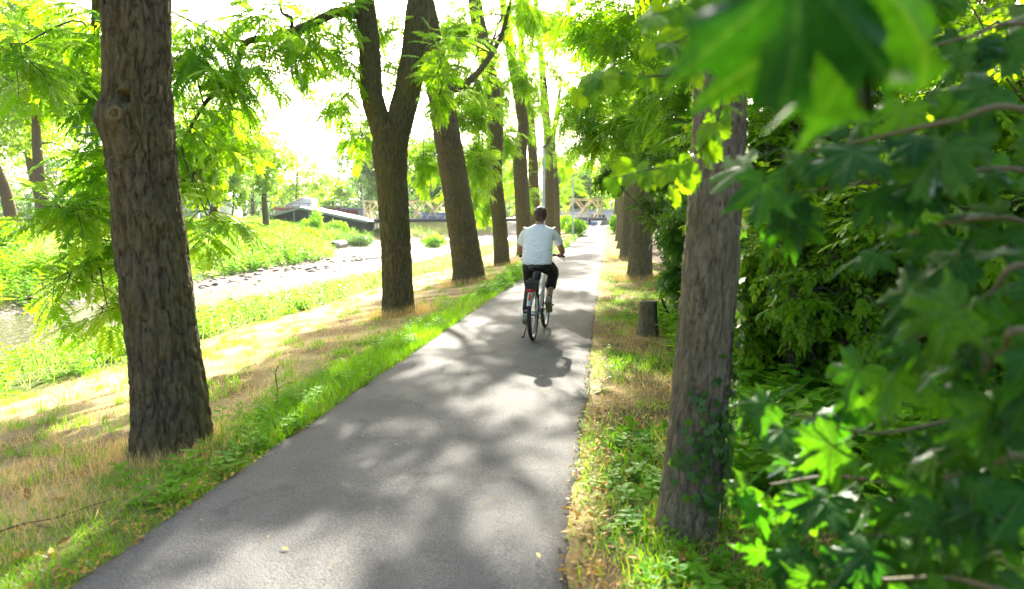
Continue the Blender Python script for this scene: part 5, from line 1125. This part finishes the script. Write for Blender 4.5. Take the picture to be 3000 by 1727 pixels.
br = empty('truss_bridge', (-17.6, 82, 1.5)); tag(br, 'cream lattice truss bridge with a dark pipe crossing the stream', 'bridge')
BL, BH, NPAN = 28.4, 2.35, 14
for k, dy in enumerate((0, 3.4)):
    sl_ = .25 / BL   # the deck rises a little to the right
    P = lambda x, z: (x, dy, z + x * sl_)
    beam('top_chord', P(-.2, BH), P(BL, BH), .16, .20, 'bridge_cream', br); beam('bottom_chord', P(-.2, -.12), P(BL, -.12), .16, .16, 'bridge_cream', br)
    beam('end_post', P(0, 0), P(0, BH - .1), .14, .14, 'bridge_cream', br); beam('end_post', P(BL - .1, 0), P(BL - .1, BH - .1), .14, .14, 'bridge_cream', br)
    beam('mid_rail', P(.1, BH * .5), P(BL / NPAN, BH * .5), .12, .12, 'bridge_cream', br)
    w = BL / NPAN
    for i in range(NPAN):
        xa, xb = i * w + .12, (i + 1) * w - .12; xm = (xa + xb) / 2
        for (x0, z0, x1, z1) in ((xa - .12, BH * .5, xm - .12, BH - .12), (xm + .12, BH - .12, xb + .12, BH * .5), (xa - .12, BH * .5, xm - .2, .02), (xm + .2, .02, xb + .12, BH * .5)):
            beam('diagonal', P(x0, z0), P(x1, z1), .17, .17, 'bridge_cream', br)
        if i: beam('gusset', P(i * w - .16, BH * .5), P(i * w + .16, BH * .5), .10, .26, 'bridge_cream', br)
        beam('gusset', P(xm - .22, BH - .16), P(xm + .22, BH - .16), .10, .18, 'bridge_cream', br)
beam('deck', (-.3, 1.7, -.02), (BL, 1.7, .23), 3.1, .10, 'grey_wall', br)
mb = MB(); mb.tube([(-1.2, -.28, .0), (BL + .5, -.28, .25)], .19, 14); mb.build('pipe', M['pipe_dark'], br, True)
for i in range(0, 15): beam('pipe_strap', (i * 2.03, -.30, .0 + i * .018 - .21), (i * 2.03, -.30, .21 + i * .018), .40, .05, 'grey_steel', br)
for i in range(25): beam('rail_post', (i * 1.18, .35, .05 + i * .0104), (i * 1.18, .35, 1.2 + i * .0104), .05, .05, 'grey_steel', br)
for z in (1.2, .85, .5, .2): beam('handrail', (0, .35, z), (BL, .35, z + .25), .04, .04, 'grey_steel', br)
bn = empty('banner', (-8.3, 82.31, 1.95)); tag(bn, 'blue banner with white lettering hung on the bridge railing', 'banner')
beam('cloth', (-2.9, 0, .18), (2.9, 0, .22), .03, .72, 'banner', bn)
for (word, wx_) in (('Technisches', -1.12), ('Hilfswerk', 1.3)):
    tx = bpy.data.curves.new('lettering', 'FONT'); tx.body = word; tx.size = .44; tx.align_x = 'CENTER'; tx.extrude = .004
    to = bpy.data.objects.new('lettering_source', tx); COL.objects.link(to); dg = bpy.context.evaluated_depsgraph_get(); tme = bpy.data.meshes.new_from_object(to.evaluated_get(dg)); bpy.data.objects.remove(to)
    tme.name = 'lettering'; tme.materials.clear(); o = obj('lettering', tme, M['white_paint'], bn, (wx_, -.035, .07)); o.rotation_euler = (R(90), 0, 0)
for x in (-2.62, 2.62):
    mb = MB(); mb.lathe([(.30, 0), (.30, .012), (.001, .012)], 24); o = mb.build('emblem_disc', M['white_paint'], bn); o.location = (x, -.02, .2); o.rotation_euler = (R(90), 0, 0)
    mb = MB(); mb.lathe([(.20, .012), (.20, .02), (.14, .02), (.14, .012)], 24); e = mb.build('emblem_ring', M['banner'], o)
# abutments
for (x, w, lb) in ((-19.2, 2.6, 'concrete abutment under the left end of the bridge'), (11.6, 1.6, 'concrete abutment under the right end of the bridge')):
    mb = MB(); mb.box((0, 0, 0), (w, 5, 2.6)); mb.box((0, -2.35, 1.35), (w + .3, .5, .25)); o = mb.build('bridge_abutment', M['concrete']); o.location = (x, 83.7, .15); tag(o, lb, 'abutment')

def building(name, label, loc, rz=0): t = empty(name, loc, rz); tag(t, label, 'building'); return t
# dark open shed with a shallow gable
sd_ = building('gable_shed', 'dark open shed with a shallow light gable roof across the meadow', (-23.9, 78, -.15))
mb = MB(); 
V = [(-3.6, 0, 0), (7.0, 0, 0), (7.0, 0, 1.6), (0, 0, 3.05), (-3.6, 0, 2.1)]; V2 = [(x, 9, z) for x, y, z in V]
mb.add(np.array([V[0], V[1], V[2], V[4], V2[0], V2[1], V2[2], V2[4]]), [[0, 1, 2, 3], [5, 4, 7, 6], [4, 0, 3, 7], [1, 5, 6, 2]]); mb.add(np.array([V[4], V[2], V[3], V2[4], V2[2], V2[3]]), [[0, 1, 2], [4, 3, 5]]); mb.build('wall', M['shed_wall'], sd_)
beam('roof', (-2.0, -.5, 2.66), (-2.0, 9.3, 2.66), 4.3, .12, 'shed_roof', sd_).rotation_quaternion = Euler((0, -math.atan2(.95, 3.6), 0)).to_quaternion(); beam('roof', (3.75, -.5, 2.38), (3.75, 9.3, 2.38), 7.8, .12, 'shed_roof', sd_).rotation_quaternion = Euler((0, math.atan2(1.45, 7.0), 0)).to_quaternion()
beam('fascia', (-4.1, -.53, 2.02), (0, -.53, 3.1), .05, .28, 'shed_roof', sd_); beam('fascia', (7.6, -.53, 1.53), (0, -.53, 3.1), .05, .28, 'shed_roof', sd_)
for x in (-3.3, -.8, .9, 3.6): beam('post', (x, -.15, 0), (x, -.15, 2.9 - .25 * abs(x)), .14, .14, 'grey_steel', sd_)
# long low range behind it, red brick end
lr = building('low_building', 'long low grey building with red brick end behind the shed', (-28.5, 104, .4))
mb = MB(); mb.box((0, 0, 1.5), (12, 8, 3.0)); mb.build('wall', M['grey_wall'], lr); beam('roof_band', (-6.1, -4.1, 2.85), (3.5, -4.1, 2.85), .2, .4, 'red_brick', lr)
mb = MB(); mb.box((4.85, -4.15, 1.35), (2.6, .5, 2.75)); mb.build('brick_end', M['red_brick'], lr)
for i in range(6): beam('window', (-5.2 + i * 1.6, -4.02, 1.2), (-5.2 + i * 1.6, -4.02, 2.3), 1.2, .05, 'glass_dark', lr)
rl = empty('railing', (-27, 99, 3.1)); tag(rl, 'grey railing running above the long low building', 'railing')
for z in (.0, .45, .9): beam('rail', (-7, 0, z), (6, 0, z), .06, .08, 'lamp_dark', rl)
for i in range(12): beam('post', (-7 + i * 1.18, 0, -2.9), (-7 + i * 1.18, 0, .9), .08, .08, 'lamp_dark', rl)
gr_ = building('roof_house', 'pale hut with a slanted grey roof above the railing', (-34.2, 112, .5)); mb = MB(); V = [(-2.6, 0, 0), (1.4, 0, 0), (1.4, 0, 4.6), (.2, 0, 4.6), (-2.6, 0, 3.4)]; V += [(x, 4, z) for x, y, z in V]; mb.add(np.array(V), [[0, 1, 2, 3], [8, 7, 6, 5], [1, 6, 7, 2], [5, 0, 4, 9], [2, 7, 8, 3], [3, 8, 9, 4]]); mb.F3.append(np.array([[0, 3, 4], [5, 9, 8]])); mb.build('wall', M['white_paint'], gr_); beam('roof', (-1.25, -.2, 4.1), (-1.25, 4.2, 4.1), 3.2, .12, 'shed_roof', gr_).rotation_quaternion = Euler((0, -.405, 0)).to_quaternion()
wh = building('white_house', 'white house half hidden behind leaves left of the shed', (-41, 92, .3)); mb = MB(); mb.box((0, 0, 2.4), (7, 7, 4.8)); mb.build('wall', M['white_paint'], wh)
for (x, z) in ((-2, 3.4), (.6, 3.4), (-2, 1.2), (.6, 1.2)): beam('window', (x, -3.53, z - .6), (x, -3.53, z + .6), 1.1, .05, 'glass_dark', wh)
for s in (-1, 1): beam('roof', (s * 1.9, -3.8, 5.6), (s * 1.9, 3.8, 5.6), 4.6, .15, 'shed_roof', wh).rotation_quaternion = Euler((0, s * .45, 0)).to_quaternion()
wl_ = building('garden_wall', 'low pale wall behind the trunks at far left', (-62, 74, .6)); mb = MB(); mb.box((0, 0, .5), (22, .3, 1.2)); mb.box((0, 0, 1.15), (22.3, .42, .1)); mb.build('wall', M['concrete'], wl_)
for i, (x, y) in enumerate([(-33, 80)]):
    fn = empty('fence', (x, y, .5)); tag(fn, 'grey metal fence with white post behind the meadow trees', 'fence')
    for z in (.2, .8, 1.4): beam('rail', (-6, 0, z), (6, 0, z), .04, .05, 'grey_steel', fn)
    for k in range(9): beam('post', (-6 + k * 1.5, 0, -.3), (-6 + k * 1.5, 0, 1.5), .06, .06, 'grey_steel', fn)
    beam('gate_post', (-3.7, -.1, -.3), (-3.7, -.1, 1.9), .55, .3, 'white_paint', fn)
# white building site fences and container by the far end of the path
ct = building('site_container', 'long white site container behind the right end of the bridge', (9.5, 99, .9)); mb = MB(); mb.box((0, 0, 1.0), (14, 2.5, 1.9)); mb.build('wall', M['white_paint'], ct); beam('base_stripe', (-7, -1.27, .25), (7, -1.27, .25), .05, .5, 'banner', ct); beam('roof_edge', (-7.1, -1.28, 2.0), (7.1, -1.28, 2.0), .1, .16, 'grey_steel', ct)
def mesh_fence(loc, rz, n, label):
    f = empty('site_fence', loc, rz); tag(f, label, 'fence', 'building site fences')
    for i in range(n):
        x = i * 3.4
        for q in (0, 3.3): beam('post', (x + q, 0, 0), (x + q, 0, 1.9), .05, .05, 'lamp_grey', f)
        for z in (.1, .5, .95, 1.4, 1.9): beam('rail', (x, 0, z), (x + 3.3, 0, z), .035, .035, 'lamp_grey', f)
        for k in range(1, 11): beam('wire', (x + k * .3, 0, .1), (x + k * .3, 0, 1.9), .014, .014, 'lamp_grey', f)
        beam('foot', (x - .05, -.3, .03), (x - .05, .3, .03), .22, .12, 'concrete', f)
mesh_fence((4.9, 74, .85), R(8), 3, 'wire mesh site fence left of the far path end'); mesh_fence((12.6, 80, .95), R(-3), 4, 'wire mesh site fence across the far path bend')
cr = empty('parked_car', (11.5, 92, 1.0)); tag(cr, 'pale car parked behind the site fences', 'car')
prof = [(-2.1, .35), (-2.1, .75), (-1.5, .85), (-.9, 1.35), (.6, 1.4), (1.2, .9), (2.0, .78), (2.1, .35)]
V = [(x, y, z) for y in (-.8, .8) for x, z in prof]; n = len(prof); mb = MB(); mb.add(np.array(V), [[i, (i + 1) % n, n + (i + 1) % n, n + i] for i in range(n)]); mb.F3.append(np.array([[0, i, i + 1] for i in range(1, n - 1)] + [[n, n + i + 1, n + i] for i in range(1, n - 1)])); mb.build('body', M['white_paint'], cr)
beam('side_window', (-.85, -.81, 1.1), (.9, -.81, 1.1), .02, .36, 'glass_dark', cr)
for x in (-1.3, 1.3):
    for y in (-.72, .72): mb = MB(); mb.lathe([(.001, -.1), (.32, -.1), (.32, .1), (.001, .1)], 16, Euler((R(90), 0, 0)).to_matrix().to_4x4()); o = mb.build('wheel', M['tyre'], cr); o.location = (x, y, .32)

def far_tree(name, label, base, h, crown, mat='fartree', n=26, leaf=.5, tr=.3, bark='bark_far', group='trees beyond the stream', lean=(0, 0), bole=None, per=26, gap=.0):
    x, y = base; z = float(terrain(x, y)); t = empty(name, (x, y, z)); tag(t, label, 'tree', group)
    bole = bole or h * .35
    P = [(0, 0, -.2), (lean[0] * .3, lean[1] * .3, bole * .5), (lean[0], lean[1], bole), (lean[0] * 1.3 + .2, lean[1], h * .62), (lean[0] * 1.3, lean[1] + .2, h * .9)]
    V, F = trunk_np(P, [tr * 1.15, tr * .95, tr * .8, tr * .5, .06], 22, 60, depth=.03, cell=(.08, .25), seed=int(abs(x * 7 + y)), flare=.2); obj('trunk', mesh_np('trunk', V, F, None, True), M[bark], t)
    Q = spline(P, 30)[8:]
    Ls, Ds = [], []; mb = MB()
    for k in range(n):
        d = unit(rng.normal(0, 1, 3)); rr_ = rng.random() ** .4
        c_ = np.array([lean[0] * 1.2, lean[1], bole + (h - bole) * .55]) + d * rr_ * np.array([crown[0], crown[1], (h - bole) * .52])
        a_ = closest(Q, c_); mb.tube(spline([a_, (a_ + c_) / 2 + [0, 0, .15], c_], 6), np.linspace(tr * .22, .02, 6), 5, False)
        rad = np.array([crown[0], crown[1], (h - bole) * .4]) * (.26 + .14 * rng.random())
        q = rng.normal(0, 1, (per, 3)); q = unit(q) * (rng.random((per, 1)) ** .45) * rad; Ls.append(c_ + q)
    P_ = np.concatenate(Ls); m = len(P_); w = rng.integers(0, 3, m); Vs, Fs, As, kk = [], [], [], 0
    for j, (tv, tf) in enumerate(CLP):
        i = np.where(w == j)[0]; V, F, A = inst(tv, tf, basis(rng.normal(0, 1, (len(i), 3)), rng.normal(0, 1, (len(i), 3))), P_[i], leaf * rng.uniform(.7, 1.3, len(i)), rng.random(len(i))); Vs.append(V); Fs.append(F + kk); As.append(A); kk += len(V)
    o = obj('crown', mesh_np('crown', np.concatenate(Vs), np.concatenate(Fs), {'rnd': np.concatenate(As)}), M[mat], t); o['kind'] = 'stuff'
    mb.build('branches', M[bark], t, True)['kind'] = 'stuff'
    return t
far_tree('maple_tree', 'leaning orange brown trunk at the far left edge', (-38.5, 53), 18, (7, 6), n=95, per=42, tr=.42, lean=(-1.6, 0), bole=6.5, leaf=.42)
far_tree('maple_tree', 'straight pale trunk left of the drooping branch, nearest on the far bank', (-34.0, 50), 16.5, (6, 5.5), n=85, per=42, tr=.40, lean=(-.2, 0), bole=5.5, leaf=.42)
far_tree('maple_tree', 'darker trunk in shade between the two pale ones', (-43, 63), 17, (6, 6), n=60, per=36, tr=.42, lean=(-.8, 0), bole=6.0, leaf=.5)
far_tree('maple_tree', 'grey trunk cut by the left picture edge', (-40.8, 54), 15, (4.5, 4.5), n=45, per=34, tr=.4, bole=5, leaf=.45)
far_tree('maple_tree', 'thick trunk with ivy right of the near trunk, across the meadow', (-26.2, 60), 12, (4.6, 4.4), n=70, per=40, tr=.36, lean=(.4, 0), bole=3.2, leaf=.42)
far_tree('maple_tree', 'grey forked trunk left of the dark shed', (-24.0, 67), 9.5, (3.0, 3.0), n=42, per=34, tr=.30, lean=(-.1, 0), bole=3.6, leaf=.38)
far_tree('young_tree', 'thin young tree on a dark stem before the forked trunk', (-23.6, 58), 5.2, (1.7, 1.6), n=14, per=26, tr=.10, bole=1.6, leaf=.34)
far_tree('maple_tree', 'bushy tree behind the white house', (-47, 100), 13, (6, 5), 'fartree', 30, .6, .4, bole=2.5)
far_tree('maple_tree', 'yellow green tree above the shed roof, left', (-40, 128), 12, (7, 5), 'fartree', 34, .7, .4, bole=2.0)
far_tree('maple_tree', 'dark green tree behind the sunlit one left of the shed', (-46, 122), 15, (6, 5), 'fardark', 30, .7, .4, bole=2.0)
far_tree('maple_tree', 'small round yellow green tree above the long building', (-36.5, 140), 9.0, (4.5, 4), 'fartree', 26, .7, .3, bole=2)
far_tree('maple_tree', 'grey green tree right of the small round one', (-33, 150), 12.0, (6, 5), 'fardark', 26, .8, .3, bole=2)
far_tree('big_tree', 'big dense dark green tree left of the forked trunk, behind the bridge', (-21, 112), 15, (6.5, 6), 'fardark', 80, .6, .5, bole=1.2, per=44)
far_tree('big_tree', 'dense green tree behind the forked trunk and the bridge', (-13, 116), 13, (6, 6), 'fardark', 70, .6, .5, bole=1.0, per=44)
far_tree('big_tree', 'green tree behind the bridge between the left row trunks', (-4, 120), 13, (6, 6), 'fardark', 70, .6, .5, bole=1.0, per=44)
far_tree('big_tree', 'dense dark tree behind the right half of the bridge', (9.0, 112), 13.5, (4.5, 4), 'fardark', 70, .6, .5, bole=1.0, per=44)
far_tree('big_tree', 'pale green tree at the far end of the path', (14.0, 118), 11, (4, 4), 'fartree', 36, .6, .4, bole=1.5, per=30)
far_tree('maple_tree', 'yellow green sunlit tree beside the far lamp on the right', (11.6, 76), 6.4, (2.2, 2.0), 'fartree', 26, .4, .2, bole=1.2, per=28)
far_tree('big_tree', 'tree closing the view behind the right row', (20, 100), 13, (6, 6), 'fartree', 36, .6, .4, bole=1.5)
far_tree('big_tree', 'dark tree behind the garden wall at far left', (-66, 84), 14, (7, 6), 'fardark', 40, .6, .4, bole=1.5)
far_tree('big_tree', 'second dark tree behind the garden wall, nearer the drooping branch', (-54, 86), 13, (6, 6), 'fardark', 40, .6, .4, bole=1.5)
# bushes of the far bank
for (x, y, r_, h_, lb) in [(-18.2, 36.5, 1.1, 1.5, 'rounded bright bush above the stony stream bed'), (-22.5, 30, 1.2, 1.4, 'bush on the far bank left of the near trunk'), (-25.5, 26, 1.1, 1.2, 'low bush over the stream at the left edge'), (-17.5, 58, 1.2, 1.3, 'bush just above the culvert pipe'), (-15.2, 68, 1.4, 1.2, 'blue green bush behind the pool'), (-21.2, 72.5, 1.5, 1.5, 'broad bush hiding the middle of the dark shed'), (-18.8, 73.5, 1.3, 1.5, 'bush before the right end of the dark shed'), (-24.5, 71, 1.3, 1.1, 'low bush before the left end of the dark shed'), (-20.5, 72, .7, 2.8, 'slender tall bush before the shed roof'), (-7.5, 66, 1.3, 1.2, 'bush on the bank between the leaning trunk and the forked one'), (5.3, 56, .9, 1.3, 'bright bush at the path edge beside the far lamp post'), (5.0, 63, 1.0, 1.6, 'taller bright bush behind the far lamp post'), (9.0, 60, .5, 1.5, 'small yellow green bush between the right trunks')]:
    z = float(terrain(x, y)); t = empty('bush', (x, y, z)); tag(t, lb, 'bush', 'bushes of the meadow'); n = int(420 * r_)
    P_ = unit(rng.normal(0, 1, (n, 3))) * (rng.random((n, 1)) ** .4) * np.array([r_, r_, h_ * .55]) + [0, 0, h_ * .5]
    V, F, A = inst(*CLP[0], basis(rng.normal(0, 1, (n, 3)), rng.normal(0, 1, (n, 3))), P_, .22 * rng.uniform(.7, 1.3, n), rng.random(n)); o = obj('foliage', mesh_np('foliage', V, F, {'rnd': A}), M['fardark' if 'blue' in lb else 'herb'], t); o['kind'] = 'stuff'
    mb = MB()
    for k in range(6): e = P_[k * 9]; mb.tube(spline([(0, 0, -.05), e * [.4, .4, .6], e], 6), np.linspace(.03, .008, 6), 5, False)
    mb.build('stems', M['twig'], t, True)
# the wood that closes the horizon
n = 5200; X_ = rng.uniform(-150, 110, n); Y_ = rng.uniform(150, 178, n) + .1 * np.abs(X_); H_ = (6.5 + 5.5 * fbm(X_ * .08, X_ * 0 + 3, 91)) * rng.random(n) ** .7
Vs, Fs, As, kk = [], [], [], 0
for j in range(3):
    i = np.arange(j, n, 3); V, F, A = inst(*CLP[j], basis(rng.normal(0, 1, (len(i), 3)), rng.normal(0, 1, (len(i), 3))), np.column_stack([X_[i], Y_[i], H_[i] + .5]), 2.0 * rng.uniform(.7, 1.3, len(i)), rng.random(len(i))); Vs.append(V); Fs.append(F + kk); As.append(A); kk += len(V)
tag(obj('wood', mesh_np('wood', np.concatenate(Vs), np.concatenate(Fs), {'rnd': np.concatenate(As)}), M['fardark']), 'far wood closing the horizon behind the bridge', None, None, 'stuff')

# ------------------------------------------------------------------ thin summer haze
hm = bpy.data.materials.new('haze'); hm.use_nodes = True; ht = hm.node_tree; ht.nodes.remove(ht.nodes['Principled BSDF'])
pv = ht.nodes.new('ShaderNodeVolumePrincipled'); pv.inputs['Density'].default_value = .00015; pv.inputs['Color'].default_value = (.93, .96, 1.0, 1); pv.inputs['Anisotropy'].default_value = .3
ht.links.new(pv.outputs[0], ht.nodes['Material Output'].inputs['Volume'])
mb = MB(); mb.box((0, 440, 11), (1500, 1000, 29)); hz_ = mb.build('haze', hm); tag(hz_, 'thin pale summer haze in the air', None, None, 'stuff')
